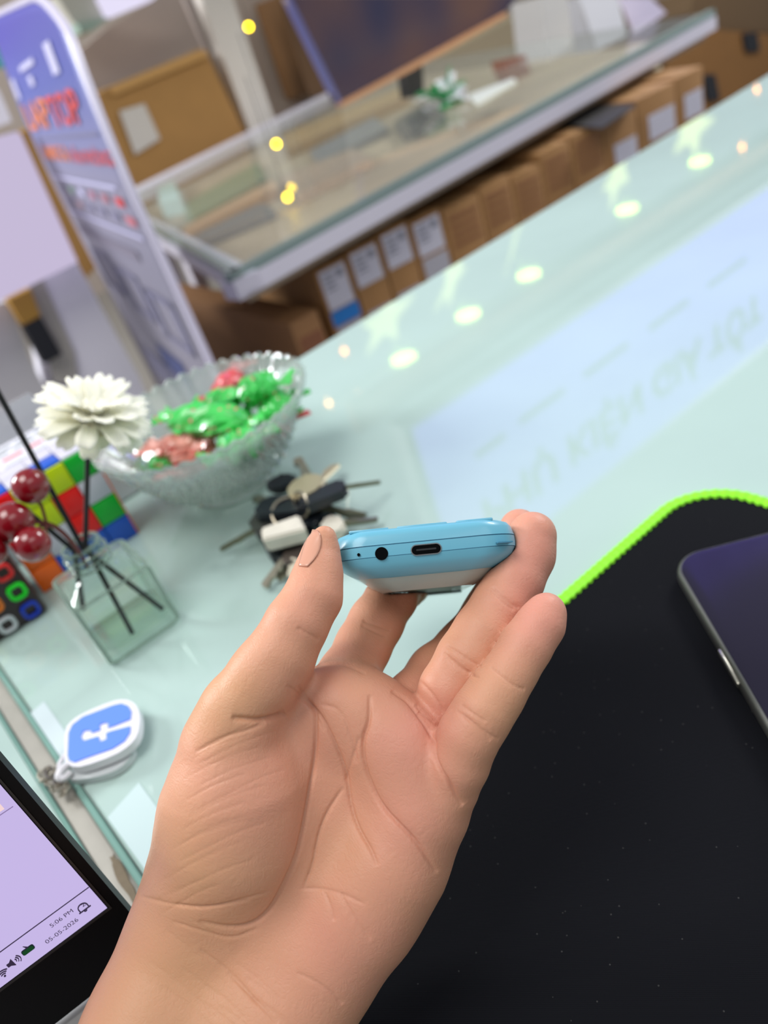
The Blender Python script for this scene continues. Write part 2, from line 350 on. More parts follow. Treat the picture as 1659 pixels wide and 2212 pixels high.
mm(slab('screen', [PY(*p, YM) for p in [(622, -8), (1120, -8), (1090, 28), (905, 128), (745, 215), (728, 222)]], (0.0, 0.02, 0), m_scr, mon))
mm(slab('bezel', [PY(*p, YM - 0.003) for p in [(618, -8), (628, -8), (738, 218), (731, 224)]], (0, 0.024, 0), mat('bezel_blue', (84, 84, 130), 0.3), mon))
mm(slab('bottom_strip', [PY(*p, YM - 0.004) for p in [(738, 220), (885, 140), (1092, 26), (1098, 34), (890, 152), (742, 230)]], (0, 0.03, 0), mat('copper_strip', (186, 136, 96), 0.4), mon))
mm(slab('stand', [PY(*p, YM + 0.03) for p in [(872, 150), (912, 132), (916, 205), (880, 212)]], (0, 0.03, 0), mat('stand_black', (10, 10, 12), 0.4), mon))
# ribbon rosette, green and white
rp = PY(972, 232, 1.72)
ro = thing('ribbon_rosette', 'green and white plastic ribbon bow lying on the showcase glass', 'ribbon', rp)
m_gr = mat('green_ribbon', (0, 132, 66), 0.35); m_wr = mat('white_ribbon', (232, 234, 238), 0.4)
rr = random.Random(11)
for k in range(26):
    a = rr.uniform(0, 6.28); e = rr.uniform(0.0, 1.3); L = rr.uniform(0.07, 0.125); dr = np.array([math.cos(a) * math.cos(e), math.sin(a) * math.cos(e) * .7, math.sin(e) * .8])
    side = _u(np.cross(dr, [0.1, 0.2, 1])) * 0.017; mid = dr * L * .6 + np.array([0, 0, 0.015])
    pts = [np.zeros(3), mid, dr * L, mid * .9 - np.array([0, 0, 0.012])]
    pts = chaikin(pts, 2); v = []; f = []
    for p in pts: v += [p - side, p + side]
    f = [(2 * i, 2 * i + 1, 2 * i + 3, 2 * i + 2) for i in range(len(pts) - 1)]
    o = obj('ribbon_loop', (v, f), m_gr if k % 5 < 2 else m_wr, ro); o.modifiers.new('t', 'SOLIDIFY').thickness = 0.0015
flat_item('sword_leaf', [(1010, 205), (1110, 168), (1115, 175), (1030, 225)], -0.0555, 0.006, (196, 200, 192), 'pale card with a green edge lying right of the ribbon bow', 'card')
wallslab('name_card', [(1338, -5), (1405, -5), (1440, 28), (1372, 72)], 1.62, 0.006, (198, 190, 214), 'small lavender card standing on the showcase near its right end', 'card')
wallslab('white_block', [(1170, -8), (1225, -8), (1245, 140), (1185, 165)], 2.2, 0.15, (178, 176, 174), 'tall grey white box on the showcase, right of the ribbon bow', 'box')
wallslab('white_block', [(1250, -8), (1335, -8), (1355, 75), (1290, 110)], 2.3, 0.15, (196, 196, 202), 'tall white box on the showcase behind the lavender card', 'box')
wallslab('brown_case', [(1085, 130), (1135, 118), (1150, 165), (1105, 185)], 1.9, 0.05, (128, 82, 66), 'small red brown case on the showcase left of the white boxes', 'case')
wallslab('cream_divider', [(735, 232), (1200, -8), (1330, -8), (1330, 30), (1160, 100), (860, 240), (760, 300)], 3.25, 0.08, (176, 160, 132), 'long cream carton lying behind the dark monitor', 'carton')

# ---------------------------------------------------------------- behind the showcase
m_post = mat('white_post', (226, 220, 212), 0.5)
wallslab('white_post', [(428, -20), (498, -20), (668, 480), (612, 480)], 3.0, 0.06, None, 'slanting white post between the two grey boards', 'post', m_=m_post)
wallslab('thin_upright', [(396, -10), (412, -10), (545, 300), (530, 300)], 3.12, 0.03, None, 'thin grey upright just left of the white post', 'post', m_=mat('grey_upright', (160, 148, 142), 0.5))
wallslab('grey_board', [(160, 120), (230, 60), (340, -10), (420, -10), (550, 300), (300, 420)], 3.3, 0.05, None, 'taupe felt board above the big cardboard box', 'board', m_=m_wall)
wallslab('grey_board', [(495, -10), (612, -10), (690, 230), (585, 290)], 3.3, 0.05, None, 'taupe felt board right of the white post', 'board', m_=noisy(mat('felt', (196, 178, 164), .8), 260, .1))
wallslab('brown_carton', [(600, -10), (640, -10), (745, 225), (668, 205)], 3.05, 0.2, (96, 66, 34), 'dark brown carton edge left of the dark monitor', 'carton')
m_kraft = noisy(mat('kraft_board', (160, 118, 62), 0.7), 12, 0.10)
kb = thing('cardboard_box', 'large ochre cardboard box with white label behind the banner', 'box', PY(380, 260, 2.9))
def kk(o): l = kb.location; o.matrix_parent_inverse = Matrix.Translation((-l[0], -l[1], -l[2])); return o
kk(slab('box_body', [PY(*p, 2.9) for p in [(40, 290), (240, 188), (445, 108), (530, 290), (560, 370), (300, 480), (150, 640)]], (0.05, 0.3, 0), m_kraft, kb))
kk(slab('label_sheet', [PY(*p, 2.89) for p in [(258, 240), (312, 224), (346, 300), (292, 334)]], (0, 0.004, 0), mat('label_paper', (196, 190, 182), 0.5), kb))
kk(slab('lid_flap', [PY(*p, 2.885) for p in [(240, 186), (430, 106), (446, 110), (450, 122), (245, 206)]], (0, 0.004, 0), mat('flap', (186, 142, 82), 0.7), kb))
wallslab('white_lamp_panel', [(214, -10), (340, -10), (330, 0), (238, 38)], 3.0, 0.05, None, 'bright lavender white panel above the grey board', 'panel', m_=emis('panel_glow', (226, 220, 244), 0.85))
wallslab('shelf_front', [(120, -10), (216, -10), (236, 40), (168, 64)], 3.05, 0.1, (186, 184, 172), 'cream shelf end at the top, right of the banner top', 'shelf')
wallslab('green_trim', [(165, 50), (240, 36), (200, 66), (176, 70)], 3.02, 0.1, (150, 172, 160), 'thin green trim under the cream shelf end', 'trim')
# left of the banner
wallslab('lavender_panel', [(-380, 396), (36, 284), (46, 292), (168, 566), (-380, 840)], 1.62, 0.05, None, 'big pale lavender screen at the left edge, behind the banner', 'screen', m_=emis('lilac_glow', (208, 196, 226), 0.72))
wallslab('white_carton', [(-200, 120), (-40, 140), (0, 200), (26, 262), (-200, 350)], 1.9, 0.1, (214, 210, 220), 'bright white carton corner above the lavender screen', 'carton')
wallslab('teal_tag', [(-30, 90), (6, 110), (12, 145), (-30, 150)], 1.95, 0.02, (70, 150, 150), 'teal tag at the left edge behind the banner top', 'tag')
wallslab('white_cabinet', [(84, 606), (166, 566), (300, 812), (420, 1100), (210, 1100), (150, 800)], 1.70, 0.35, (236, 234, 244), 'white cabinet standing between the flower and the banner', 'cabinet')
wallslab('grey_cabinet', [(-420, 790), (18, 650), (62, 770), (130, 900), (180, 1100), (-420, 1420)], 1.72, 0.3, (200, 198, 200), 'pale grey cabinet at the left edge below the lavender screen', 'cabinet')
wallslab('beige_strip', [(60, 610), (92, 602), (160, 760), (170, 820), (120, 830)], 1.69, 0.008, (172, 168, 160), 'beige grey upright between the grey and white cabinets', 'post')
wallslab('ochre_block', [(18, 648), (66, 624), (88, 682), (50, 704)], 1.665, 0.05, (176, 132, 52), 'ochre cardboard piece above the black block at left', 'cardboard')
wallslab('black_block', [(50, 704), (88, 684), (134, 765), (98, 786)], 1.66, 0.05, (14, 16, 24), 'black rectangular block set between the pale cabinets at left', 'block')
# yellow fairy bulbs
m_yel = emis('yellow_bulb', (255, 214, 10), 10)
for p, Y, nm in (((537, 58), 2.0, 'topmost, in front of the grey board'), ((597, 311), 1.9, 'middle one, below the back rail of the showcase'), ((621, 426), 1.65, 'lowest, above the near corner of the showcase')):
    q = PY(*p, Y); bulb(q, 0.0085, m_yel, 'small yellow bulb, ' + nm, 'yellow bulbs over the showcase', True, 0.25)

# ---------------------------------------------------------------- roll-up banner
m_ban = bpy.data.materials.new('banner_print'); m_ban.use_nodes = True; nt = m_ban.node_tree; b = nt.nodes['Principled BSDF']; b.inputs['Roughness'].default_value = 0.45
tc = nt.nodes.new('ShaderNodeTexCoord'); sx = nt.nodes.new('ShaderNodeSeparateXYZ'); cr = nt.nodes.new('ShaderNodeValToRGB'); mr = nt.nodes.new('ShaderNodeMapRange')
mr.inputs['From Min'].default_value = -0.10; mr.inputs['From Max'].default_value = 0.36
nt.links.new(tc.outputs['Object'], sx.inputs[0]); nt.links.new(sx.outputs['Z'], mr.inputs['Value']); nt.links.new(mr.outputs[0], cr.inputs[0]); nt.links.new(cr.outputs[0], b.inputs['Base Color'])
el = cr.color_ramp.elements; el[0].position = 0; el[0].color = (*srgb((138, 134, 148)), 1); el[1].position = 1.0; el[1].color = (*srgb((58, 54, 160)), 1)
for p_, c_ in ((0.50, (138, 136, 156)), (0.66, (116, 120, 166)), (0.80, (74, 86, 164))): e = el.new(p_); e.color = (*srgb(c_), 1)
BW = 0.46
def ban(u, z, off=0.0):
    """banner surface: u across (0 = near edge), z height, bending back near its rounded top"""
    bend = max(0, z - 0.10); y = 1.0 + u * 0.70 + bend ** 2 * 1.2; bx_ = 0.338 + 0.142 * (y - 1.0) + bend ** 2 * 0.5
    return np.array([bx_ - off, y - off * 0.2, z])
bn = thing('rollup_banner', 'tall blue to grey roll up banner with red LAPTOP lettering', 'banner', (0.37, 1.2, -0.9))
def bb(o): o.matrix_parent_inverse = Matrix.Translation((-0.37, -1.2, 0.9)); return o
def topz(u): return 0.350 + 0.055 * u - (0.045 * max(0, 1 - u / 0.22) ** 2)
rows = 44; cols = 16; v = []; f = []
for j in range(rows + 1):
    for i in range(cols + 1):
        u_ = i / cols; v.append(tuple(ban(u_, -0.88 + (topz(u_) + 0.88) * (j / rows) ** 0.55)))
for j in range(rows):
    for i in range(cols): a = j * (cols + 1) + i; f.append((a, a + 1, a + cols + 2, a + cols + 1))
o = bb(obj('printed_sheet', (v, f), m_ban, bn)); o.modifiers.new('thickness', 'SOLIDIFY').thickness = 0.003
m_rim = mat('banner_rim', (206, 200, 220), 0.4)
edge = [ban(0, z) for z in np.linspace(-0.88, topz(0) - 0.01, 40)] + [ban(u_, topz(u_)) for u_ in (0.01, 0.04, 0.08, 0.13, 0.2, 0.35, 0.6, 1.0)]
bb(obj('white_rim', tube(edge, 0.0055, 8), m_rim, bn))
bb(boxo('base_foot', (0.43, 1.25, -0.885), (0.12, 0.6, 0.03), mat('foot_grey', (150, 150, 155), 0.4), bn))
def on_banner(vf, u0, u1, z0, z1, name, m_, slope=0.0):
    xs = [p[0] for p in vf[0]]; ys = [p[1] for p in vf[0]]; x0, x1, y0, y1 = min(xs), max(xs), min(ys), max(ys)
    def fn(x, y, z):
        s_ = (x - x0) / (x1 - x0); t = (y - y0) / (y1 - y0); u_ = u0 + (u1 - u0) * s_
        return ban(u_, z0 + (z1 - z0) * t + slope * s_, 0.0055)
    return bb(obj(name, mapped(vf, fn), m_, bn, False))
# letters read from the far edge to the near edge, so u runs downwards
m_red = mat('red_print', (208, 62, 60), 0.5); m_or = mat('orange_print', (222, 120, 60), 0.5); m_pale = mat('pale_print', (196, 194, 226), 0.5); m_gp = mat('slate_print', (124, 122, 148), 0.5)
on_banner(text_mesh('LAP', 1, bold=0.02), 0.92, 0.50, 0.216, 0.258, 'heading_letters', m_or)
on_banner(text_mesh('TOP', 1, bold=0.02), 0.49, 0.12, 0.214, 0.256, 'heading_letters', m_red)
on_banner(text_mesh('GAMING &', 1, bold=0.02), 0.92, 0.48, 0.166, 0.190, 'subheading_letters', m_or)
on_banner(text_mesh('VĂN PHÒNG', 1, bold=0.02), 0.46, 0.02, 0.164, 0.188, 'subheading_letters', m_red)
def quad_grid(n=6): 
    v = []; f = []
    for j in range(2):
        for i in range(n + 1): v.append((i / n, j, 0))
    for i in range(n): f.append((i, i + 1, n + 2 + i, n + 1 + i))
    return v, f
for u0, u1, z0, z1, m_ in ((0.95, 0.88, .268, .300, m_pale), (0.26, 0.18, .275, .312, m_pale), (0.70, 0.45, .300, .308, m_pale), (0.62, 0.55, .276, .290, m_pale), (0.92, 0.10, .134, .139, m_pale), (0.90, 0.06, .070, .075, m_pale),
                           (0.90, 0.05, .200, .203, m_gp)):
    on_banner(quad_grid(), u0, u1, z0, z1, 'print_bar', m_)
for k in range(6):
    on_banner(quad_grid(2), .86 - k * .14, .79 - k * .14, .112, .124, 'print_icon', (m_gp, mat('green_ink', (120, 150, 130), .5), m_pale, mat('rose_ink', (176, 120, 140), .5), mat('rose_ink', (170, 110, 120), .5), m_red)[k])
    on_banner(quad_grid(2), .84 - k * .14, .76 - k * .14, .088, .100, 'print_icon', (m_gp, mat('rose_ink', (170, 140, 150), .5), m_gp, m_gp, m_gp, mat('rose_ink', (196, 110, 120), .5))[k])
def ring_outline(z0, z1, u0, u1, t=0.010):
    on_banner(quad_grid(), u0, u1, z0, z0 + t, 'print_outline', m_gp); on_banner(quad_grid(), u0, u1, z1 - t, z1, 'print_outline', m_gp)
    on_banner(quad_grid(), u0, u0 - 0.04, z0, z1, 'print_outline', m_gp); on_banner(quad_grid(), u1 + 0.04, u1, z0, z1, 'print_outline', m_gp)
ring_outline(-.075, .005, .88, .64); ring_outline(-.090, -.008, .60, .36); ring_outline(-.105, -.02, .32, .08)
on_banner(quad_grid(), .55, .30, -.20, -.15, 'print_bar', mat('navy_ink', (70, 80, 130), .5)); on_banner(quad_grid(), .85, .25, -.26, -.20, 'print_bar', m_gp); on_banner(quad_grid(), .9, .2, .030, .046, 'print_bar', mat('faint_ink', (124, 118, 134), .6))
bb(obj('print_icon', mapped(text_mesh('', 1), lambda x, y, z: (x, y, z)), m_gp, bn)) if False else None

# ---------------------------------------------------------------- row of cardboard cartons standing behind the counter
m_card = noisy(mat('carton_board', (158, 116, 70), 0.75), 30, 0.10)
m_lab = mat('carton_label', (206, 204, 216), 0.45); m_ink = mat('label_ink', (120, 122, 136), 0.6); m_bl = mat('blue_sticker', (36, 122, 200), 0.5); m_prt = mat('red_brown_ink', (132, 84, 56), 0.7)
tag(boxo('carton_shelf', (1.44, 1.46, -0.68), (1.48, 0.46, 0.04), m_body), 'low white shelf board carrying the row of cartons', 'shelf')
bounds = [675, 745, 815, 882, 952, 1036, 1105, 1172, 1240, 1312, 1388, 1466, 1520]
def topline(x): return 575 + (x - 675) * (230 - 575) / (1380 - 675) if x < 1380 else 230 + (x - 1380) * (155 - 230) / (1518 - 1380)
front_d = _u(np.array([1.0, -0.062, 0])); back_d = np.array([0.062, 1.0, 0])
desc = ['carton with the blue sticker under its white label, first of the standing row', 'second standing carton, white label above a brown gap', 'third standing carton, white label high on its end', 'fourth standing carton, two white labels one above the other',
        'fifth standing carton, brown end with faint print', 'sixth standing carton, printed brown end', 'seventh standing carton, printed brown end', 'eighth standing carton, printed brown end beside the table edge', 'ninth standing carton, printed brown end below the black sheet',
        'tenth standing carton, small white label near the glass edge', 'eleventh standing carton, white label low on its end', 'last standing carton at the right, white label low on its end']
for i in range(12):
    x0 = PZ(bounds[i], topline(bounds[i]), -0.14)[0] + 0.0015; x1 = PZ(bounds[i + 1], topline(bounds[i + 1]), -0.14)[0] - 0.0015
    zt = -0.14 + (0.004 * ((i * 7) % 3 - 1)) - (0.012 if 4 <= i < 7 else 0) + (0.0 if i < 10 else 0.01)
    y0 = 1.292 - (x0 - 0.707) * 0.055; W_ = x1 - x0 - 0.0005; D2 = 0.36; hgt = zt + 0.66
    t = thing('laptop_carton', desc[i], 'carton', (x0 - 0.012 * (1 - i / 12), y0, -0.66), 'laptop cartons standing in a row behind the counter', (0, 0, math.atan(-0.062)))
    bm = bmesh.new(); bx(bm, (W_ / 2, D2 / 2, hgt / 2), (W_, D2, hgt), bevel=0.0018); obj('carton_body', bm, m_card, t)
    obj('tape_seam', (lambda bm_: (bx(bm_, (W_ / 2, D2 / 2, hgt + 0.0004), (0.012, D2 * 0.98, 0.0008)), bm_)[1])(bmesh.new()), noisy(mat('tape', (176, 138, 92), 0.3), 10, .05), t)
    def lab(z0, z1, x_0, x_1, m_, nm='label_sheet', yy=-0.0012, par=None):
        bm = bmesh.new(); bx(bm, (W_ * (x_0 + x_1) / 2, yy, hgt + (z0 + z1) / 2), (W_ * (x_1 - x_0), 0.0012, abs(z1 - z0))); return obj(nm, bm, m_, par if par is not None else t)
    if i < 4:
        L = lab(-0.008, -0.075 if i else -0.085, .08, .90, m_lab)
        for k in range(4): lab(-0.018 - k * .009, -0.021 - k * .009, .16, .5, m_ink, 'label_print', -0.0022, L)
        lab(-0.016, -0.030, .62, .78, m_ink, 'label_print', -0.0022, L)
        if i == 0: lab(-0.088, -0.118, .05, .95, m_bl, 'blue_sticker')
        lab(*((-0.122, -0.20) if i == 0 else (-0.128, -0.21) if i != 3 else (-0.082, -0.17)), .10, .92, mat('label_grey', (180, 178, 186), .5))
    elif i < 9:
        for k in range(4): lab(-0.022 - k * .018, -0.028 - k * .018, .12, .88, m_prt, 'printed_line')
    else: lab(-0.045 - (i == 9) * .01, -0.10, .25, .92, m_lab)
flat_item('black_sheet', [(1143, 266), (1205, 224), (1375, 226), (1300, 276)], -0.134, 0.004, (44, 42, 40), 'black sheet lying on top of the standing cartons', 'sheet')
# low long carton at the row's left end
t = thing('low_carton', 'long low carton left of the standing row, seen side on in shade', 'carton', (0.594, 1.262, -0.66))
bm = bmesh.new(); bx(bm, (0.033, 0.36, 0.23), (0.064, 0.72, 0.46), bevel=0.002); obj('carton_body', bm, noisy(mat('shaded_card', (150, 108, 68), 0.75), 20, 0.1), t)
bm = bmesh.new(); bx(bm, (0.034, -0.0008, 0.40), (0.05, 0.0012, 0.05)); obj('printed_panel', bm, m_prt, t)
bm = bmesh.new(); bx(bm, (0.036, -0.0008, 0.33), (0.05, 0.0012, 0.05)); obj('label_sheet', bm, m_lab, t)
tag(boxo('carton_shelf', (0.635, 1.62, -0.68), (0.12, 0.74, 0.04), m_body), 'short white shelf board under the low carton', 'shelf')
# far right stack
wallslab('dark_carton', [(1500, -20), (1700, -20), (1700, 74), (1520, 62), (1490, 30)], 2.35, 0.4, (92, 70, 44), 'open flapped dark brown carton at the top right', 'carton')
rb = wallslab('brown_carton', [(1424, 78), (1520, 62), (1700, 76), (1700, 330), (1480, 330)], 2.3, 0.4, None, 'large dark brown carton beyond the row, with black tags', 'carton', m_=noisy(mat('deep_kraft', (118, 80, 36), .75), 14, .1))
for pts in ([(1605, 72), (1636, 70), (1642, 110), (1612, 112)], [(1518, 162), (1545, 160), (1556, 215), (1528, 218)]):
    wallslab('black_tag', pts, 2.29, 0.006, (16, 18, 26), 'small black tag on the large dark carton, ' + ('upper one' if pts[0][1] < 100 else 'lower one beside the last carton'), 'tag')
wallslab('cream_carton', [(1345, 118), (1420, 88), (1428, 150), (1340, 152)], 1.95, 0.2, (214, 202, 174), 'cream carton under the showcase rail beside the last standing carton', 'carton')
# ---------------------------------------------------------------- mouse mat
m_matb = mat('mat_cloth', (17, 19, 26), 0.85); m_matb.node_tree.nodes['Principled BSDF'].inputs['Specular IOR Level'].default_value = 0.12
nt = m_matb.node_tree; b = nt.nodes['Principled BSDF']; tc = nt.nodes.new('ShaderNodeTexCoord')
wv = nt.nodes.new('ShaderNodeTexWave'); wv.inputs['Scale'].default_value = 900; wv.bands_direction = 'DIAGONAL'; nt.links.new(tc.outputs['Object'], wv.inputs[0])
vn = nt.nodes.new('ShaderNodeTexVoronoi'); vn.inputs['Scale'].default_value = 210; nt.links.new(tc.outputs['Object'], vn.inputs[0])
lt = nt.nodes.new('ShaderNodeMath'); lt.operation = 'LESS_THAN'; lt.inputs[1].default_value = 0.055; nt.links.new(vn.outputs['Distance'], lt.inputs[0])
mx = nt.nodes.new('ShaderNodeMix'); mx.data_type = 'RGBA'; mx.inputs['A'].default_value = (*srgb((11, 12, 17)), 1); mx.inputs['B'].default_value = (*srgb((52, 52, 52)), 1)
nt.links.new(lt.outputs[0], mx.inputs['Factor']); nt.links.new(mx.outputs['Result'], b.inputs['Base Color'])
bp = nt.nodes.new('ShaderNodeBump'); bp.inputs['Strength'].default_value = 0.25; bp.inputs['Distance'].default_value = 0.0003; nt.links.new(wv.outputs['Fac'], bp.inputs['Height']); nt.links.new(bp.outputs[0], b.inputs['Normal'])
MX0, MX1, MY0, MY1 = -0.02, 0.279, -0.28, 0.203
mtn = thing('mouse_mat', 'black cloth mouse mat with a neon green stitched edge', 'mouse mat', ((MX0 + MX1) / 2, (MY0 + MY1) / 2, 0))
ol = rrect(MX1 - MX0, MY1 - MY0, 0.030, 12)
bm = bmesh.new(); prism(bm, ol, 0.0003, 0.0034); obj('mat_cloth', bm, m_matb, mtn)
# green overlock stitching: a close zigzag cord over the edge
per = [np.array([*p, 0.0]) for p in rrect(MX1 - MX0, MY1 - MY0, 0.030, 40)]
dense = []
for a, c in zip(per, per[1:] + per[:1]):
    L = np.linalg.norm(c - a); n_ = max(1, int(L / 0.0010))
    for k in range(n_): dense.append(a + (c - a) * k / n_)
v = []; f = []; nd = len(dense)
for i, p in enumerate(dense):
    t_ = _u(dense[(i + 1) % nd] - dense[i - 1]); nr = np.array([t_[1], -t_[0], 0]); s_ = 0.0005 if (i // 2) % 2 else 0.0
    prof = [(-0.0044 - s_ * 2, 0.0030), (-0.0041 - s_, 0.0042 + s_ * .5), (-0.0012, 0.0048 + s_), (0.0012, 0.0038 + s_), (0.0019 + s_, 0.0018), (0.0015, 0.0002), (-0.0040, 0.0002)]
    for a_, z_ in prof: v.append(tuple(p + nr * a_ + np.array([0, 0, z_])))
np_ = 7
for i in range(nd):
    j = (i + 1) % nd
    for k in range(np_): k2 = (k + 1) % np_; f.append((i * np_ + k, i * np_ + k2, j * np_ + k2, j * np_ + k))
m_neon = mat('neon_stitch', (140, 236, 30), 0.6); m_neon.node_tree.nodes['Principled BSDF'].inputs['Emission Color'].default_value = (*srgb((140, 236, 30)), 1)
obj('stitched_edge', (v, f), m_neon, mtn, False)

# ---------------------------------------------------------------- smartphone lying on the mat
c0 = np.array([0.2155, 0.1745]); d_side = _u(np.array([-0.0505, -0.0705])); d_top = np.array([-d_side[1], d_side[0]])
SW, SLN = 0.0735, 0.150
sp = thing('smartphone', 'dark screened smartphone with a grey metal rim lying on the mat', 'phone')
frame(sp, [c0[0], c0[1], 0.0036], [*d_top, 0], [*(-d_side), 0], [0, 0, 1])    # x across, y towards the top corner
def sp_ring(ins, z): return [(x, y, z) for x, y in rrect(SW - 2 * ins, SLN - 2 * ins, 0.0135 - ins * .8, 10, SW / 2, -SLN / 2)]
m_tit = mat('grey_metal_rim', (128, 128, 124), 0.34, 0.85)
obj('metal_rim', loft([sp_ring(.0014, 0.0003), sp_ring(.0004, .0012), sp_ring(0, .0026), sp_ring(0, .0052), sp_ring(.0004, .0068), sp_ring(.0013, .0076)]), m_tit, sp)
obj('glass_screen', loft([sp_ring(.0016, .0070), sp_ring(.0018, .0079), sp_ring(.0024, .0081)]), mat('screen_black', (34, 31, 46), 0.16, 0.0, **{'Specular_IOR_Level': 0.25}), sp)
boxo('side_button', (-0.0004, -0.066, 0.005), (0.0012, 0.018, 0.0028), mat('button_metal', (190, 186, 172), 0.25, 0.9), sp, bevel=0.0005)

# ---------------------------------------------------------------- laptop at lower left
bl = ray(4870, -1505); bl = bl / np.linalg.norm(bl)
wd = ray(1928, 4311); wd = wd / np.linalg.norm(wd); wd = _u(wd - bl * wd.dot(bl))       # down the screen
sn = np.cross(bl, -wd)                                                                  # screen normal
L0 = PD(339, 2040, 0.25)
if sn.dot(CAM - L0) < 0: sn = -sn
def PL_(x, y, off=0.0):
    r = ray(x, y); t = ((L0 + sn * off) - CAM).dot(sn) / r.dot(sn); return CAM + r * t
lap = thing('open_laptop', 'open laptop with black bezel and lilac screen at the lower left', 'laptop')
frame(lap, L0, bl, -wd, sn)        # x towards the right edge, y up the screen, z out of the screen
def LL(x, y):
    q = PL_(x, y) - L0; return np.array([q.dot(bl), q.dot(-wd)])
SWd, SHt = 0.34, 0.225
m_bez = noisy(mat('bezel_black', (6, 6, 8), 0.5), 800, 0.3)
m_bez.node_tree.nodes['Principled BSDF'].inputs['Specular IOR Level'].default_value = 0.15
inn = LL(231, 1960); bwx, bwy = -inn[0], inn[1]
bm = bmesh.new(); prism(bm, rrect(SWd, SHt, 0.003, 4, -SWd / 2, SHt / 2), -0.006, 0.0); obj('lid', bm, m_bez, lap)
m_lil = emis('lilac_screen', (202, 186, 234), 0.78)
on_scr = [lap]
def lap_poly(name, pts, z, m_, d=0.0002):
    bm = bmesh.new(); prism(bm, pts, z - d, z); return obj(name, bm, m_, on_scr[0], False)
X1, Y0 = -bwx, bwy
scr = lap_poly('screen', [(X1, Y0), (X1, SHt - 0.008), (-SWd + 0.01, SHt - 0.008), (-SWd + 0.01, Y0)], 0.0003, m_lil)
g_ = [(X1 + .0010, Y0 - .0012), (X1 + .0010, SHt - .007), (X1 + .0004, SHt - .007), (X1 + .0004, Y0 - .0004), (-SWd + .01, Y0 - .0004), (-SWd + .01, Y0 - .0012)]
lap_poly('bezel_groove', g_, 0.0004, mat('groove', (34, 32, 30), 0.5), 0.0003)
on_scr[0] = scr; tb = LL(192, 1915)[1]
m_scrink = emis('screen_ink', (70, 58, 86), 0.5)
lap_poly('taskbar_line', [(X1, tb), (X1, tb + .00025), (-SWd + .01, tb + .00025), (-SWd + .01, tb)], 0.0005, m_scrink)
pe = LL(40, 1740); lap_poly('peach_window', [(X1 - .0030, pe[1] + .002), (X1 - .0030, SHt - .01), (-0.2, SHt - .01), (-0.2, pe[1] + .002)], 0.0006, emis('peach', (232, 204, 204), 0.9))
q = LL(25, 1742); lap_poly('window_line', [(X1 - .001, q[1]), (X1 - .001, q[1] + .0002), (-0.25, q[1] + .0002), (-0.25, q[1])], 0.0007, emis('thin_line', (150, 130, 178), 0.7))
def scr_text(body, p0, p1, name, up=0.0):
    a, c = LL(*p0), LL(*p1); tv_ = text_mesh(body, 1.0, bold=0.0); xs = [p[0] for p in tv_[0]]; W0 = max(xs) - min(xs); s_ = (c[0] - a[0]) / W0; xm = min(xs); y_ = (a[1] + c[1]) / 2
    return obj(name, mapped(tv_, lambda x, y, z: (a[0] + (x - xm) * s_, y_ + y * s_, 0.0008)), m_scrink, scr, False)
scr_text('5:06 PM', (107, 1996), (157, 1964), 'clock_text'); scr_text('05-05-2026', (96, 2030), (169, 1984), 'date_text')
def arc(c, r0, a0, a1, wd_=0.0003, n=12):
    o_ = [(c[0] + (r0 + wd_) * math.cos(a), c[1] + (r0 + wd_) * math.sin(a)) for a in np.linspace(a0, a1, n)] + [(c[0] + r0 * math.cos(a), c[1] + r0 * math.sin(a)) for a in np.linspace(a1, a0, n)]
    return o_
def icon(name, polys, m_):
    bm = bmesh.new()
    for p in polys: prism(bm, p, 0.0006, 0.0009)
    return obj(name, bm, m_, scr, False)
c_ = LL(178, 1956); s_ = 0.0011
icon('bell_icon', [arc(c_, s_ * 1.1, 0, math.pi), [(c_[0] - s_ * 1.37, c_[1]), (c_[0] - s_ * 1.1, c_[1]), (c_[0] - s_ * 1.1, c_[1] - s_), (c_[0] - s_ * 1.37, c_[1] - s_)], [(c_[0] + s_ * 1.1, c_[1]), (c_[0] + s_ * 1.37, c_[1]), (c_[0] + s_ * 1.37, c_[1] - s_), (c_[0] + s_ * 1.1, c_[1] - s_)],
                  [(c_[0] - s_ * 1.7, c_[1] - s_), (c_[0] + s_ * 1.7, c_[1] - s_), (c_[0] + s_ * 1.7, c_[1] - s_ * 1.3), (c_[0] - s_ * 1.7, c_[1] - s_ * 1.3)], arc((c_[0], c_[1] - s_ * 1.4), .0002, math.pi, 2 * math.pi, .0003)], m_scrink)
tvz = text_mesh('z', 1.0); obj('bell_icon', mapped(tvz, lambda x, y, z: (c_[0] + s_ * .5 + x * .0026, c_[1] + s_ * .8 + y * .0026, 0.0009)), m_scrink, scr, False)
c_ = LL(60, 2048)
icon('battery_icon', [rrect(.0036, .0019, .0005, 3, *c_)], emis('battery_rim', (40, 52, 60), .5)); 
bm = bmesh.new(); prism(bm, rrect(.0031, .0014, .0004, 3, *c_), .0008, .0011); obj('battery_icon', bm, emis('battery_green', (30, 78, 44), .6), scr, False)
icon('battery_bolt', [[(c_[0] - .0004, c_[1] + .0022), (c_[0] + .0008, c_[1] + .0005), (c_[0] - .0003, c_[1] + .0004), (c_[0] + .0002, c_[1] - .0006), (c_[0] - .0010, c_[1] + .0009), (c_[0], c_[1] + .001)]], m_scrink)
c_ = LL(31, 2072)
icon('speaker_icon', [[(c_[0] - .0022, c_[1] - .0006), (c_[0] - .0014, c_[1] - .0006), (c_[0] - .0004, c_[1] - .0015), (c_[0] - .0004, c_[1] + .0015), (c_[0] - .0014, c_[1] + .0006), (c_[0] - .0022, c_[1] + .0006)]] + [arc((c_[0] - .0002, c_[1]), r_, -.8, .8, .00022) for r_ in (.0006, .0012, .0018)], m_scrink)
c_ = LL(6, 2100)
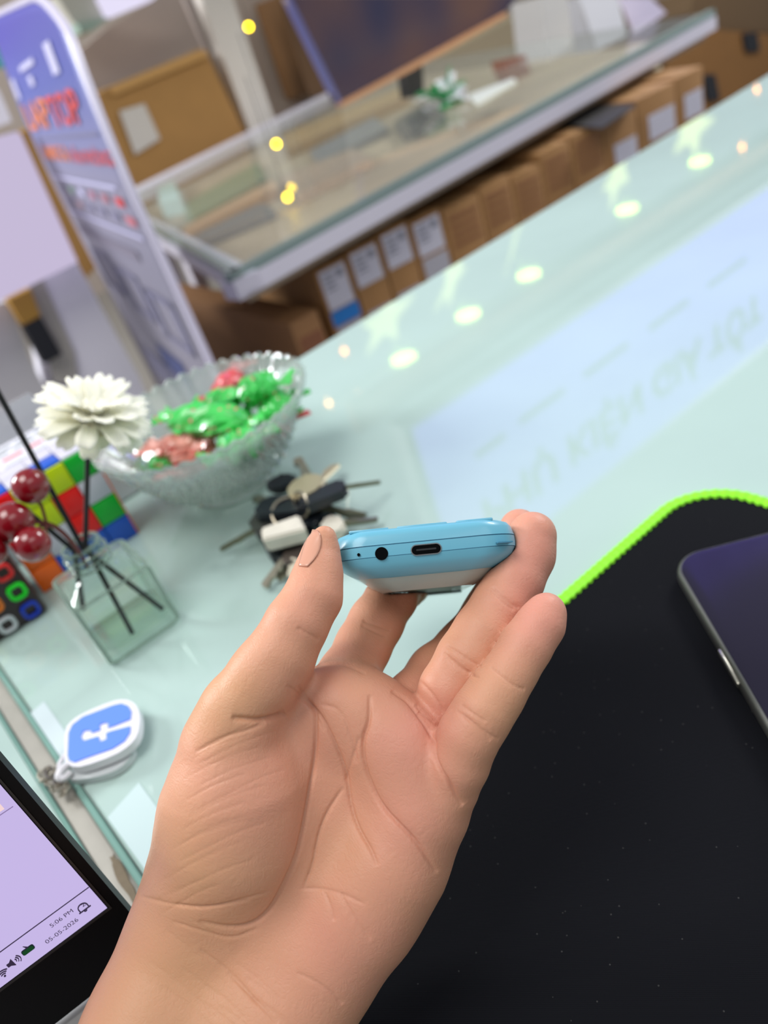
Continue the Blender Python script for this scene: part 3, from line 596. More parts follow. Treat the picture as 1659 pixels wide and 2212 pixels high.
icon('wifi_icon', [arc((c_[0], c_[1] - .001), r_, .8, 2.35, .00025) for r_ in (.0008, .0015, .0022)] + [arc((c_[0], c_[1] - .001), .0001, 0, 6.2, .0002)], m_scrink)
# keyboard deck reaching towards the viewer
hz = np.array([0, 0, 1.0]); nh = _u(sn - hz * sn.dot(hz)); m_deck = noisy(mat('deck_grey', (164, 164, 164), 0.4, 0.3), 500, .05)
base0 = L0 + wd * 0.003 - sn * 0.004
pts = [base0 + bl * 0.002, base0 - bl * SWd, base0 - bl * SWd + nh * 0.20, base0 + bl * 0.002 + nh * 0.20]
bm = bmesh.new(); zt = base0[2]; prism(bm, [tuple(p[:2]) for p in pts], 0.0012, max(zt, 0.012)); dk = obj('keyboard_deck', bm, m_deck); dk.parent = lap; dk.matrix_parent_inverse = lap.matrix_world.inverted()

# ---------------------------------------------------------------- blue f charm with bead chain
m_wp = mat('white_plastic', (226, 224, 230), 0.3); m_bp = mat('blue_plastic', (96, 138, 244), 0.35)
ch = thing('key_charm', 'white edged blue charm with a white f, on a metal chain by the seam', 'charm')
zc = 0.010
outer = [(139, 1640), (140, 1575), (155, 1556), (180, 1540), (242, 1514), (270, 1510), (290, 1518), (300, 1535), (302, 1560), (297, 1588), (280, 1610), (246, 1632), (178, 1656), (158, 1656), (146, 1650)]
opts = chaikin([PZ(*p, zc) for p in outer + [outer[0]]], 1)
bm = bmesh.new(); prism(bm, [tuple(p[:2]) for p in opts[:-1]], zc - 0.0045, zc); bmesh.ops.remove_doubles(bm, verts=bm.verts, dist=1e-5); obj('charm_plate', bm, m_wp, ch)
inner = [(146, 1632), (148, 1582), (156, 1565), (178, 1548), (244, 1523), (262, 1519), (276, 1524), (283, 1536), (281, 1553), (243, 1568), (232, 1571), (235, 1563), (226, 1560), (214, 1565), (216, 1576), (198, 1582), (193, 1576), (180, 1578), (174, 1590), (180, 1600), (212, 1590), (216, 1602), (230, 1596), (229, 1583), (240, 1579), (281, 1568), (280, 1582), (268, 1600), (243, 1616), (180, 1638), (160, 1646), (149, 1642)]
bm = bmesh.new(); prism(bm, [tuple(PZ(*p, zc + .0006)[:2]) for p in inner], zc - 0.0005, zc + 0.0006); obj('blue_emblem', bm, m_bp, ch, False)
und = [(145, 1664), (180, 1668), (240, 1645), (285, 1608), (290, 1622), (272, 1650), (245, 1668), (205, 1680), (160, 1686), (146, 1680)]
bm = bmesh.new(); prism(bm, [tuple(PZ(*p, .004)[:2]) for p in chaikin([(*p, 0) for p in und + [und[0]]], 1)[:-1] for p in [p[:2]]], 0.0005, 0.0042); bmesh.ops.remove_doubles(bm, verts=bm.verts, dist=1e-5); obj('lower_plate', bm, mat('off_white_plastic', (198, 204, 206), 0.35), ch)
obj('plate_loop', tube(chaikin([PZ(152, 1648, .008), PZ(132, 1662, .009), PZ(124, 1680, .008), PZ(138, 1684, .006), PZ(152, 1668, .006)], 2), 0.0017, 8), m_wp, ch)
obj('plate_loop', tube(chaikin([PZ(141, 1630, .008), PZ(126, 1652, .009), PZ(128, 1668, .006)], 2), 0.001, 8), m_wp, ch)
m_ch = mat('chain_metal', (170, 164, 150), 0.3, 0.9)
for k, (x, y, a) in enumerate([(118, 1664, .3), (108, 1672, 1.4), (99, 1678, .2), (110, 1690, 2.0), (120, 1698, .8), (132, 1700, 1.9), (140, 1708, .5), (104, 1668, 1.1), (94, 1672, 2.4), (126, 1688, 1.3)]):
    c_ = PZ(x, y, 0.004 + .001 * (k % 2)); pts = [c_ + 0.0030 * math.cos(t) * np.array([math.cos(a), math.sin(a), 0]) + 0.0019 * math.sin(t) * np.array([-math.sin(a), math.cos(a), 0.5 if k % 2 else -0.4]) for t in np.linspace(0, 2 * math.pi, 17)[:-1]]
    obj('chain_link', tube(pts, 0.0007, 6, closed=True), m_ch, ch)

# ---------------------------------------------------------------- key bunch
m_steel = noisy(mat('key_steel', (168, 160, 142), 0.28, 0.85), 200, 0.15); m_dk = mat('key_plastic', (22, 26, 34), 0.35); m_olive = mat('dull_steel', (118, 118, 96), 0.35, 0.7); m_brass = mat('pale_brass', (206, 190, 158), 0.3, 0.7); m_tagw = noisy(mat('worn_white_tag', (205, 200, 186), 0.45), 120, .12)
kr = thing('key_bunch', 'bunch of many keys spread on the glass between bowl and thumb', 'keys', PZ(640, 1110, 0.01))
def kc(o): l = kr.location; o.matrix_parent_inverse = Matrix.Translation((-l[0], -l[1], -l[2])); return o
def key(h0, h1, tip, z, hm, bm_, bw=0.0036, hw=0.010, th=0.004, teeth=True, round_=False):
    a, c, e = PZ(*h0, z), PZ(*h1, z), PZ(*tip, max(z * 0.4, 0.002))
    d = _u(c - a); s_ = _u(np.cross(d, [0, 0, 1])); nrm = np.cross(s_, d)
    L = np.linalg.norm(c - a); ol = rrect(L, hw * 2, min(hw * .9, L * .45) if round_ else hw * .45, 6, L / 2, 0)
    bm = bmesh.new(); prism(bm, ol, -th / 2, th / 2); bmesh.ops.bevel(bm, geom=[e_ for e_ in bm.edges if abs(e_.verts[0].co.z - e_.verts[1].co.z) < 1e-6], offset=th * .25, segments=2, affect='EDGES')
    for vv in bm.verts: p = a + d * vv.co.x + s_ * vv.co.y + nrm * vv.co.z; vv.co = tuple(p)
    hd = kc(obj('key', bm, hm, kr))
    d2 = _u(e - c); s2 = _u(np.cross(d2, [0, 0, 1])); n2 = np.cross(s2, d2); Lb = np.linalg.norm(e - c); pts = [(0, -bw)]
    k_ = 9; rr_ = random.Random(int(h0[0] + tip[1]))
    for i in range(k_): pts.append((Lb * (i + .5) / k_, -bw + (rr_.uniform(0, bw * .8) if teeth else 0)))
    pts += [(Lb, 0), (Lb * .95, bw), (0, bw)]
    bm = bmesh.new(); prism(bm, pts, -0.0011, 0.0011)
    for vv in bm.verts: p = c + d2 * (vv.co.x - .002) + s2 * vv.co.y + n2 * vv.co.z; vv.co = tuple(p)
    bl_ = obj('key_blade', bm, bm_, hd, False)
key((650, 1092), (748, 1052), (826, 1040), .024, m_dk, m_olive, .0018, .0070, .006)
key((560, 1100), (668, 1092), (800, 1112), .020, m_dk, m_olive, .0018, .009, .006)
key((700, 1150), (742, 1130), (824, 1119), .012, m_tagw, m_olive, .0026, .0085, .006)
key((660, 1075), (662, 1030), (640, 990), .026, m_brass, m_steel, .0036, .011, .0035, round_=True)
key((650, 1080), (690, 1038), (726, 1004), .020, m_brass, m_brass, .0038, .011, .0035, round_=True)
key((600, 1120), (548, 1148), (470, 1192), .012, noisy(mat('dark_grey_fob', (58, 60, 56), .4), 100, .2), m_olive, .0022, .0115, .008)
key((640, 1110), (600, 1096), (545, 1076), .014, m_olive, m_olive, .0040, .008, .003, round_=True)
key((640, 1160), (620, 1205), (566, 1276), .010, m_dk, m_steel, .0032, .008, .004)
key((650, 1170), (640, 1215), (630, 1256), .012, mat('brown_key', (92, 82, 76), .4, .5), m_steel, .0038, .0085, .003)
key((660, 1150), (655, 1190), (598, 1262), .007, m_dk, m_steel, .0028, .007, .004)
key((600, 1060), (618, 1030), (640, 1050), .018, m_dk, m_dk, .004, .010, .005, round_=True)
key((690, 1110), (720, 1100), (790, 1126), .009, m_dk, m_olive, .002, .008, .005)
key((635, 1100), (700, 1118), (735, 1122), .013, m_dk, m_dk, .004, .011, .006)
# chunky white remote tag over a black base
def prism_at(name, quad, z0, z1, m_, parent, wrap, bev=0.0012):
    P = [PZ(*p, z1) for p in quad]; bm = bmesh.new(); prism(bm, [tuple(p[:2]) for p in P], z0, z1); bmesh.ops.bevel(bm, geom=list(bm.edges), offset=bev, segments=3, affect='EDGES'); return wrap(obj(name, bm, m_, parent))
prism_at('black_remote_base', [(566, 1175), (562, 1150), (648, 1118), (664, 1142), (662, 1158), (580, 1190)], 0.004, 0.016, m_dk, kr, kc)
prism_at('white_remote_tag', [(566, 1166), (562, 1140), (645, 1110), (660, 1142)], 0.0165, 0.026, m_tagw, kr, kc)
rc = PZ(628, 1108, .018)
kc(obj('split_ring', tube([rc + np.array([math.cos(t) * .011, math.sin(t) * .009, math.sin(t) * .006]) for t in np.linspace(0, 6.283, 33)[:-1]], 0.0009, 8, closed=True), m_steel, kr))
rc = PZ(650, 1090, .024)
kc(obj('split_ring', tube([rc + np.array([math.cos(t) * .003, math.sin(t) * .008, math.cos(t) * .007]) for t in np.linspace(0, 6.283, 25)[:-1]], 0.0008, 8, closed=True), m_steel, kr))
# ---------------------------------------------------------------- pressed glass candy bowl
m_pg = bpy.data.materials.new('pressed_glass'); m_pg.use_nodes = True; nt = m_pg.node_tree; nt.nodes.clear()
out = nt.nodes.new('ShaderNodeOutputMaterial'); tr = nt.nodes.new('ShaderNodeBsdfTransparent'); tr.inputs[0].default_value = (0.90, 0.94, 0.92, 1)
gl = nt.nodes.new('ShaderNodeBsdfGlossy'); gl.inputs['Roughness'].default_value = 0.08; df = nt.nodes.new('ShaderNodeBsdfTranslucent'); df.inputs[0].default_value = (0.80, 0.86, 0.83, 1)
d2 = nt.nodes.new('ShaderNodeBsdfDiffuse'); d2.inputs[0].default_value = (0.78, 0.84, 0.81, 1)
md = nt.nodes.new('ShaderNodeMixShader'); md.inputs[0].default_value = .6; nt.links.new(df.outputs[0], md.inputs[1]); nt.links.new(d2.outputs[0], md.inputs[2])
lw = nt.nodes.new('ShaderNodeLayerWeight'); lw.inputs[0].default_value = 0.45
m1 = nt.nodes.new('ShaderNodeMixShader'); m1.inputs[0].default_value = 0.30; nt.links.new(tr.outputs[0], m1.inputs[1]); nt.links.new(md.outputs[0], m1.inputs[2])
m2 = nt.nodes.new('ShaderNodeMixShader'); ml = nt.nodes.new('ShaderNodeMath'); ml.operation = 'MULTIPLY'; ml.inputs[1].default_value = .45
nt.links.new(lw.outputs['Facing'], ml.inputs[0]); nt.links.new(ml.outputs[0], m2.inputs[0]); nt.links.new(m1.outputs[0], m2.inputs[1]); nt.links.new(gl.outputs[0], m2.inputs[2]); nt.links.new(m2.outputs[0], out.inputs[0])
bc = np.array([0.139, 0.474])
bowl = thing('candy_bowl', 'clear pressed glass bowl with a scalloped rim, full of wrapped candies', 'bowl', (bc[0], bc[1], 0.0))
def beads(a, r, z):
    if z < 0.006: return 0
    if z < 0.038: return 0.0013 * abs(math.sin(a * 24)) * (1 + 0.6 * math.sin(z * 900))
    return 0.0006 * math.cos(a * 44) * min(1, (z - 0.038) / 0.012)
prof = [(0.001, 0.0006), (0.028, 0.0006), (0.031, 0.002), (0.029, 0.006), (0.034, 0.009), (0.041, 0.014), (0.047, 0.020), (0.052, 0.027), (0.057, 0.034), (0.062, 0.041), (0.067, 0.048), (0.0715, 0.054), (0.0735, 0.058), (0.0745, 0.0605)]
outer_ = [(r + 0, z) for r, z in prof]
fine = []
for (r0, z0), (r1, z1) in zip(outer_[:-1], outer_[1:]):
    for k in range(3): fine.append((r0 + (r1 - r0) * k / 3, z0 + (z1 - z0) * k / 3))
fine.append(outer_[-1])
inner_ = [(0.0725, 0.0602), (0.070, 0.0560), (0.065, 0.049), (0.060, 0.042), (0.055, 0.035), (0.050, 0.029), (0.044, 0.022), (0.036, 0.015), (0.026, 0.010), (0.012, 0.0085), (0.001, 0.008)]
rings = lathe(fine, 264, beads) + lathe(inner_, 264)
n_ = 264
for ri, ring_ in enumerate(rings):      # scalloped lip
    zz = ring_[0][2]
    if zz > 0.052:
        rings[ri] = [(x * (1 + .012 * math.cos(i * 44 / n_ * 2 * math.pi)), y * (1 + .012 * math.cos(i * 44 / n_ * 2 * math.pi)), z + (z - .052) / .008 * 0.0013 * math.cos(i * 44 / n_ * 2 * math.pi)) for i, (x, y, z) in enumerate(ring_)]
obj('bowl_glass', loft(rings), m_pg, bowl)
bm = bmesh.new()                        # raised pearls around the outside
for row, (zr, rr_, nn, sz) in enumerate([(0.013, 0.0405, 26, .0030), (0.019, 0.0470, 30, .0031), (0.0255, 0.0520, 34, .0030), (0.032, 0.0565, 38, .0026), (0.0385, 0.0610, 60, .0016), (0.0435, 0.0645, 64, .0016)]):
    for k in range(nn):
        a = 2 * math.pi * (k + .5 * (row % 2)) / nn
        r = bmesh.ops.create_icosphere(bm, subdivisions=1, radius=sz); bmesh.ops.translate(bm, verts=r['verts'], vec=(rr_ * math.cos(a), rr_ * math.sin(a), zr))
obj('glass_pearls', bm, m_pg, bowl)
o = obj('rim_band', tube([(0.0738 * (1 + .012 * math.cos(44 * t)) * math.cos(t), 0.0738 * (1 + .012 * math.cos(44 * t)) * math.sin(t), 0.0605 + .0013 * math.cos(44 * t)) for t in np.linspace(0, 2 * math.pi, 265)[:-1]], 0.0013, 8, closed=True), m_pg, bowl)

# candies: a lump in a wrapper twisted at both ends
def wrapper(name, col, dots):
    m = bpy.data.materials.new(name); m.use_nodes = True; nt = m.node_tree; b = nt.nodes['Principled BSDF']
    b.inputs['Roughness'].default_value = 0.3; b.inputs['Transmission Weight'].default_value = 0.0; b.inputs['Coat Weight'].default_value = 0.5
    tc = nt.nodes.new('ShaderNodeTexCoord'); vo = nt.nodes.new('ShaderNodeTexVoronoi'); vo.inputs['Scale'].default_value = 150; nt.links.new(tc.outputs['Object'], vo.inputs[0])
    l_ = nt.nodes.new('ShaderNodeMath'); l_.operation = 'LESS_THAN'; l_.inputs[1].default_value = 0.20; nt.links.new(vo.outputs['Distance'], l_.inputs[0])
    nz = nt.nodes.new('ShaderNodeTexNoise'); nz.inputs['Scale'].default_value = 60; nt.links.new(tc.outputs['Object'], nz.inputs[0])
    m0 = nt.nodes.new('ShaderNodeMix'); m0.data_type = 'RGBA'; m0.inputs['A'].default_value = (*srgb(tuple(c * .72 for c in col)), 1); m0.inputs['B'].default_value = (*srgb(tuple(min(255, c * 1.05 + 55) for c in col)), 1); nt.links.new(nz.outputs['Fac'], m0.inputs['Factor'])
    mx = nt.nodes.new('ShaderNodeMix'); mx.data_type = 'RGBA'; mx.inputs['B'].default_value = (*srgb(dots), 1); nt.links.new(m0.outputs['Result'], mx.inputs['A']); nt.links.new(l_.outputs[0], mx.inputs['Factor']); nt.links.new(mx.outputs['Result'], b.inputs['Base Color'])
    bp = nt.nodes.new('ShaderNodeBump'); bp.inputs['Strength'].default_value = .5; bp.inputs['Distance'].default_value = .001; nt.links.new(nz.outputs['Fac'], bp.inputs['Height']); nt.links.new(bp.outputs[0], b.inputs['Normal'])
    return m
m_cg = wrapper('green_wrapper', (22, 172, 48), (214, 96, 120)); m_cr = wrapper('red_wrapper', (234, 52, 58), (246, 130, 130)); m_cp = wrapper('salmon_wrapper', (226, 120, 104), (236, 60, 60))
def candy(p0, p1, z, m_, label, fat=0.0085, seed=0, fan=0.011):
    a, c = PZ(*p0, z), PZ(*p1, z); mid = (a + c) / 2; d = _u(c - a); L = np.linalg.norm(c - a); rr_ = random.Random(seed)
    t = thing('wrapped_candy', label, 'candy', mid, 'wrapped candies in the glass bowl'); s_ = _u(np.cross(d, [0, 0, 1])); n__ = np.cross(s_, d)
    core = L / 2 - fan * .8; rings = []
    for k in range(13):
        s = -1 + 2 * k / 12; w_ = max(0.0, 1 - abs(s) ** 2.6) ** .5; ring_ = []
        for i in range(18):
            an = 2 * math.pi * i / 18; rad = (0.0022 + (fat - .0022) * w_) * (1 + rr_.uniform(-.2, .16)); ring_.append(tuple(d * s * core + (s_ * math.cos(an) * rad * 1.15 + n__ * math.sin(an) * rad * .8)))
        rings.append(ring_)
    obj('candy_body', loft(rings), m_, t, False)
    for sg_ in (-1, 1):
        v = []; f = []; nn = 13
        for j, (q, wd_) in enumerate(((0, .0018), (.4, .007), (.75, .011), (1.0, .013))):
            for i in range(nn):
                u_ = -1 + 2 * i / (nn - 1); v.append(tuple(d * sg_ * (core - .001 + fan * q + (.0012 * (i % 2) if j == 3 else 0)) + s_ * u_ * wd_ + n__ * (.0018 * math.sin(i * 2.1 + seed) * q + .002 * q)))
        for j in range(3):
            for i in range(nn - 1): f.append((j * nn + i, j * nn + i + 1, (j + 1) * nn + i + 1, (j + 1) * nn + i))
        w_ = obj('twisted_end', (v, f), m_, t, False); w_.modifiers.new('film', 'SOLIDIFY').thickness = 0.0003
    return t
candy((300, 1010), (405, 985), .030, m_cg, 'green wrapped candy lying lowest at the left side of the bowl', .008, 1)
candy((345, 1028), (460, 1000), .026, m_cr, 'bright red candy against the near left wall of the bowl', .007, 2)
candy((316, 970), (450, 955), .040, m_cp, 'salmon candy with red twists below the big green one', .0085, 3)
candy((395, 1000), (470, 935), .036, m_cp, 'pale pink candy in the middle front of the pile', .008, 4)
candy((540, 985), (640, 895), .034, m_cr, 'long red candy against the near right wall of the bowl', .0065, 5)
candy((345, 905), (560, 910), .052, m_cg, 'largest green candy across the middle of the pile', .012, 6, .014)
candy((445, 1000), (590, 925), .046, m_cg, 'green wrapped candy at the front right of the pile', .012, 7)
candy((420, 880), (545, 850), .052, m_cg, 'green candy with pink dots at the back of the pile', .010, 8)
candy((490, 860), (628, 820), .056, m_cg, 'green candy with a yellow mark on top of the pile', .0125, 9)
candy((455, 865), (525, 790), .052, m_cr, 'bright red candy sticking up at the back of the bowl', .008, 10, .013)
candy((560, 920), (640, 850), .044, m_cg, 'green candy tucked at the right side of the bowl', .011, 11)
candy((430, 930), (540, 890), .040, m_cg, 'green candy half hidden in the centre of the pile', .010, 12)
candy((560, 830), (620, 905), .040, m_cg, 'green candy at the back right under the top one', .009, 14)
candy((380, 945), (480, 990), .030, m_cp, 'salmon candy buried under the front of the pile', .008, 15)

# ---------------------------------------------------------------- reed bottle, reeds, flower, berries
m_bg = bpy.data.materials.new('clear_bottle_glass'); m_bg.use_nodes = True; nt = m_bg.node_tree; nt.nodes.clear()
out = nt.nodes.new('ShaderNodeOutputMaterial'); tr = nt.nodes.new('ShaderNodeBsdfTransparent'); tr.inputs[0].default_value = (0.94, 0.97, 0.95, 1); gl = nt.nodes.new('ShaderNodeBsdfGlossy'); gl.inputs['Roughness'].default_value = .03; gl.inputs[0].default_value = (.85, .9, .88, 1)
d2 = nt.nodes.new('ShaderNodeBsdfDiffuse'); d2.inputs[0].default_value = (*srgb((186, 206, 194)), 1)
lw = nt.nodes.new('ShaderNodeLayerWeight'); lw.inputs[0].default_value = .35; mp_ = nt.nodes.new('ShaderNodeMath'); mp_.operation = 'POWER'; mp_.inputs[1].default_value = 3.0; nt.links.new(lw.outputs['Facing'], mp_.inputs[0])
m1 = nt.nodes.new('ShaderNodeMixShader'); nt.links.new(mp_.outputs[0], m1.inputs[0]); nt.links.new(tr.outputs[0], m1.inputs[1]); nt.links.new(d2.outputs[0], m1.inputs[2])
m2 = nt.nodes.new('ShaderNodeMixShader'); fr = nt.nodes.new('ShaderNodeFresnel'); fr.inputs[0].default_value = 1.5; front_only(nt, fr, m2); nt.links.new(m1.outputs[0], m2.inputs[1]); nt.links.new(gl.outputs[0], m2.inputs[2]); nt.links.new(m2.outputs[0], out.inputs[0])
bx0, by0, BS, BH = 0.0253, 0.3905, 0.045, 0.0435
bot = thing('reed_bottle', 'square clear glass diffuser bottle standing in front of the colour cube', 'bottle', (bx0, by0, 0))
def sq(s, r, z, n=7): return [(x, y, z) for x, y in rrect(s, s, r, n)]
def circ(r, z, n=32):
    a0 = math.radians(0); return [(r * math.cos(t), r * math.sin(t), z) for t in [math.radians(0 + 90 * q / 7 + k * 90) for k in range(4) for q in range(8)]]
bodyr = [sq(BS - .004, .004, .0006), sq(BS - .0008, .005, .002), sq(BS, .005, .004), sq(BS, .005, BH - .006), sq(BS - .0015, .0055, BH - .003), sq(BS - .006, .008, BH - .0008)]
neck = [circ(.0135, BH + .0004), circ(.0110, BH + .002), circ(.0104, BH + .005)]
for k in range(3): neck += [circ(.0104, BH + .0055 + k * .0034), circ(.0119, BH + .0067 + k * .0034), circ(.0104, BH + .0079 + k * .0034)]
neck += [circ(.0104, BH + .0165), circ(.0108, BH + .0185), circ(.0086, BH + .0188)]
inn_ = [circ(.0084, BH + .016), circ(.0084, BH + .001), circ(.0105, BH - .002), sq(BS - .010, .006, BH - .004), sq(BS - .0065, .004, BH - .008), sq(BS - .0065, .004, .009), sq(BS - .010, .004, .0065)]
obj('bottle_glass', loft(bodyr + neck + inn_), m_bg, bot)
# heavy glass edges catch a darker green line
m_ge = mat('bottle_edge', (142, 164, 150), 0.08); m_ge.node_tree.nodes['Principled BSDF'].inputs['Alpha'].default_value = 0.5
h = BS / 2 - .0016
for z_ in (.0022, BH - .0022): obj('glass_rim', tube([(*p, z_) for p in rrect(BS - .002, BS - .002, .005, 6)], .0009, 6, closed=True), m_ge, bot)
for sx_, sy_ in ((1, 1), (1, -1), (-1, 1), (-1, -1)): obj('glass_corner', tube([(sx_ * h, sy_ * h, .003), (sx_ * h, sy_ * h, BH - .003)], .0011, 8), m_ge, bot)
for k in range(3): obj('neck_thread', tube([(.0114 * math.cos(t), .0114 * math.sin(t), BH + .0066 + k * .0034) for t in np.linspace(0, 6.283, 33)[:-1]], .0007, 6, closed=True), m_ge, bot)
obj('neck_lip', tube([(.0100 * math.cos(t), .0100 * math.sin(t), BH + .0182) for t in np.linspace(0, 6.283, 33)[:-1]], .0009, 6, closed=True), m_ge, bot)
NT = np.array([bx0, by0, BH + 0.0175])
def clampi(p): return np.array([min(max(p[0], .0085), .0425), min(max(p[1], .3745), .4075), p[2]])
m_reed = mat('black_reed', (14, 16, 18), 0.7)
def reed(p_img, d_img, inside, label, rad=0.0014, start=(0, 0, 0)):
    e = PD(*p_img, d_img); nt_ = NT + np.array(start)
    return tag(obj('reed_stick', tube([np.array(inside), nt_, nt_ + (e - nt_) * .5, e], rad, 10), m_reed), label, 'reed stick', 'black reeds in the bottle')
flp = (190, 955); FD = 0.402
ins1 = PZ(300, 1385, .008); ins2 = PZ(371, 1336, .010); ins3 = PZ(165, 1326, .03)
reed(flp, FD, clampi(ins1), 'black reed in the bottle carrying the white flower', start=(.002, -.002, 0))
reed((-30, 800), 0.36, clampi(ins2), 'long black reed leaning out to the left edge', start=(.000, -.003, 0))
reed((60, 1105), 0.385, clampi(ins3), 'short black reed leaning low towards the berries', start=(-.004, -.001, 0))
# flower
fc = PD(200, 918, 0.400); fl = thing('sola_flower', 'cream white wood flower on the upright black reed', 'flower', fc)
m_pet = noisy(mat('cream_petal', (250, 248, 228), 0.75), 60, .03); m_pet.node_tree.nodes['Principled BSDF'].inputs['Subsurface Weight'].default_value = .25; m_pet.node_tree.nodes['Principled BSDF'].inputs['Subsurface Radius'].default_value = (1, .9, .6); m_pet.node_tree.nodes['Principled BSDF'].inputs['Subsurface Scale'].default_value = .004
stem_dir = _u(PD(205, 880, .398) - PD(190, 1000, .402)); upc = _u(stem_dir * .9 + _u(CAM - fc) * .5)
fx = _u(np.cross(upc, ray(830, 1106))); fy = np.cross(upc, fx)
rr = random.Random(4)
lay = [(12, 0, .027, .0066, .0), (12, 15, .030, .0068, .001), (11, 32, .030, .0066, .001), (8, 50, .026, .0060, .001), (4, 68, .014, .0045, .001)]
for n__, elev, L, wd_, zoff in lay:
    for k in range(n__):
        az = 2 * math.pi * (k + rr.uniform(-.2, .2)) / n__ + elev; el_ = math.radians(elev + rr.uniform(-6, 6)); L_ = L * rr.uniform(.9, 1.08)
        hd = fx * math.cos(az) + fy * math.sin(az); dr = hd * math.cos(el_) + upc * math.sin(el_); sd = _u(np.cross(dr, upc)); nn_ = np.cross(sd, dr); v = []; f = []
        for j in range(8):
            s = j / 7; w_ = wd_ * (.35 + 1.1 * s - .2 * s ** 4) * (1 if j < 7 else .8); bend = nn_ * (.005 * math.sin(s * 2.6) - .003 * s)
            for i in range(5):
                u_ = -1 + i / 2; ext = (.0018 if (j == 7 and i in (1, 3)) else (-.0008 if j == 7 and i == 2 else 0))
                v.append(tuple(upc * zoff * .6 + dr * (L_ * s + ext) + sd * u_ * w_ * .62 + bend + nn_ * (-.0012 * (1 - u_ * u_))))
        for j in range(7):
            for i in range(4): f.append((j * 5 + i, j * 5 + i + 1, j * 5 + i + 6, j * 5 + i + 5))
        o = obj('petal', (v, f), m_pet, fl); o.modifiers.new('t', 'SOLIDIFY').thickness = .0006
cup = [(0.0015, -.013), (.006, -.0125), (.010, -.009), (.0125, -.004), (.013, .001), (.008, .003)]
cv, cf = loft([[tuple(fx * r * math.cos(t) + fy * r * math.sin(t) + upc * z) for t in np.linspace(0, 6.283, 25)[:-1]] for r, z in cup])
obj('flower_base', (cv, cf), mat('flower_base', (222, 214, 186), .8), fl)
# berries
m_ber = mat('red_berry', (134, 6, 22), 0.22); m_ber.node_tree.nodes['Principled BSDF'].inputs['Coat Weight'].default_value = .6; m_twig = mat('brown_twig', (104, 40, 34), .6)
bs = thing('berry_sprig', 'sprig of glossy red artificial berries leaning from the bottle to the left', 'berries', NT)
def bw(o): o.matrix_parent_inverse = Matrix.Translation((-NT[0], -NT[1], -NT[2])); return o
node = PD(100, 1130, .378)
bw(obj('twig', tube(chaikin([NT + np.array([-.003, -.002, -.012]), PD(160, 1175, .388), PD(125, 1140, .381), node], 2), .0011, 8), m_twig, bs))
for k, (x, y, d, r_) in enumerate([(66, 1050, .37, 39), (28, 1128, .365, 44), (70, 1176, .362, 39), (-22, 1190, .36, 36)]):
    c_ = PD(x, y, d); R_ = r_ * d / F
    bm = bmesh.new(); bmesh.ops.create_uvsphere(bm, u_segments=32, v_segments=20, radius=R_); bmesh.ops.translate(bm, verts=bm.verts, vec=tuple(c_))
    bw(obj('berry', bm, m_ber, bs)); e = c_ + _u(node - c_) * R_ * .95
    mid = (node + e) / 2 + np.array([.002, 0, .004 if k == 0 else -.001]); bw(obj('berry_stalk', tube(chaikin([node, mid, e], 2), .0008, 8), m_twig, bs))

# ---------------------------------------------------------------- puzzle cubes behind the bottle
pal = {'b': (26, 86, 196), 'g': (0, 182, 50), 'r': (246, 8, 12), 'y': (204, 224, 0), 'w': (208, 206, 220), 'o': (255, 108, 10)}
ms = {k: mat('sticker_' + k, v_, .25) for k, v_ in pal.items()}
cu = thing('colour_cube', 'bright four by four colour puzzle cube standing behind the bottle', 'puzzle cube', (-0.0035, 0.486, 0), rot=(0, 0, 0.01))
CS = 0.0705; cw = CS / 4; CDp = 0.036
boxo('cube_core', (CS / 2, CDp / 2, CS / 2), (CS - .002, CDp - .002, CS - .0022), mat('cube_black', (20, 20, 22), .4), cu, bevel=.001)
front_rows = ['ybgb'.replace('ybgb', 'obbb'), 'owrg', 'ryrw', 'ryyg']
for r_ in range(4):
    for c_ in range(4): boxo('colour_tile', (cw * (c_ + .5), 0.0, cw * (r_ + .5)), (cw * .975, .0022, cw * .975), ms[front_rows[r_][c_]], cu, bevel=.0006)
for q, row in enumerate(('bwbw', 'wwww')):
    for c_ in range(4): boxo('colour_tile', (cw * (c_ + .5), cw * (q + .5) + .001, CS), (cw * .975, cw * .975, .0022), ms[row[c_]], cu, bevel=.0006)
for q in range(2):
    for r_ in range(4): boxo('colour_tile', (CS, cw * (q + .5), cw * (r_ + .5)), (.0022, cw * .975, cw * .975), ms['o'], cu, bevel=.0006)
dc = thing('black_cube', 'black puzzle cube with hollow square stickers at the left edge', 'puzzle cube', (-0.0065 - 0.046, 0.462, 0))
boxo('cube_core', (0.023, 0.023, 0.023), (0.046, 0.046, 0.0455), mat('cube_maroon', (46, 28, 30), .3), dc, bevel=.0025)
cols_ = {(0, 2): (20, 60, 190), (0, 1): (210, 215, 220), (1, 2): (20, 226, 40), (1, 1): (230, 120, 20), (2, 2): (210, 30, 30), (2, 1): (20, 60, 190), (0, 0): (230, 220, 40), (1, 0): (210, 215, 220), (2, 0): (20, 226, 40)}
for (r_, c_), col in cols_.items():
    cx_, cz_ = .0075 + c_ * .0152, .0078 + r_ * .0152; pth = [(cx_ + x, -.0006, cz_ + z) for x, z in rrect(.0085, .0085, .0026, 5)]
    obj('hollow_sticker', tube(pth, .0013, 6, closed=True), mat('sticker_ring', col, .3), dc)
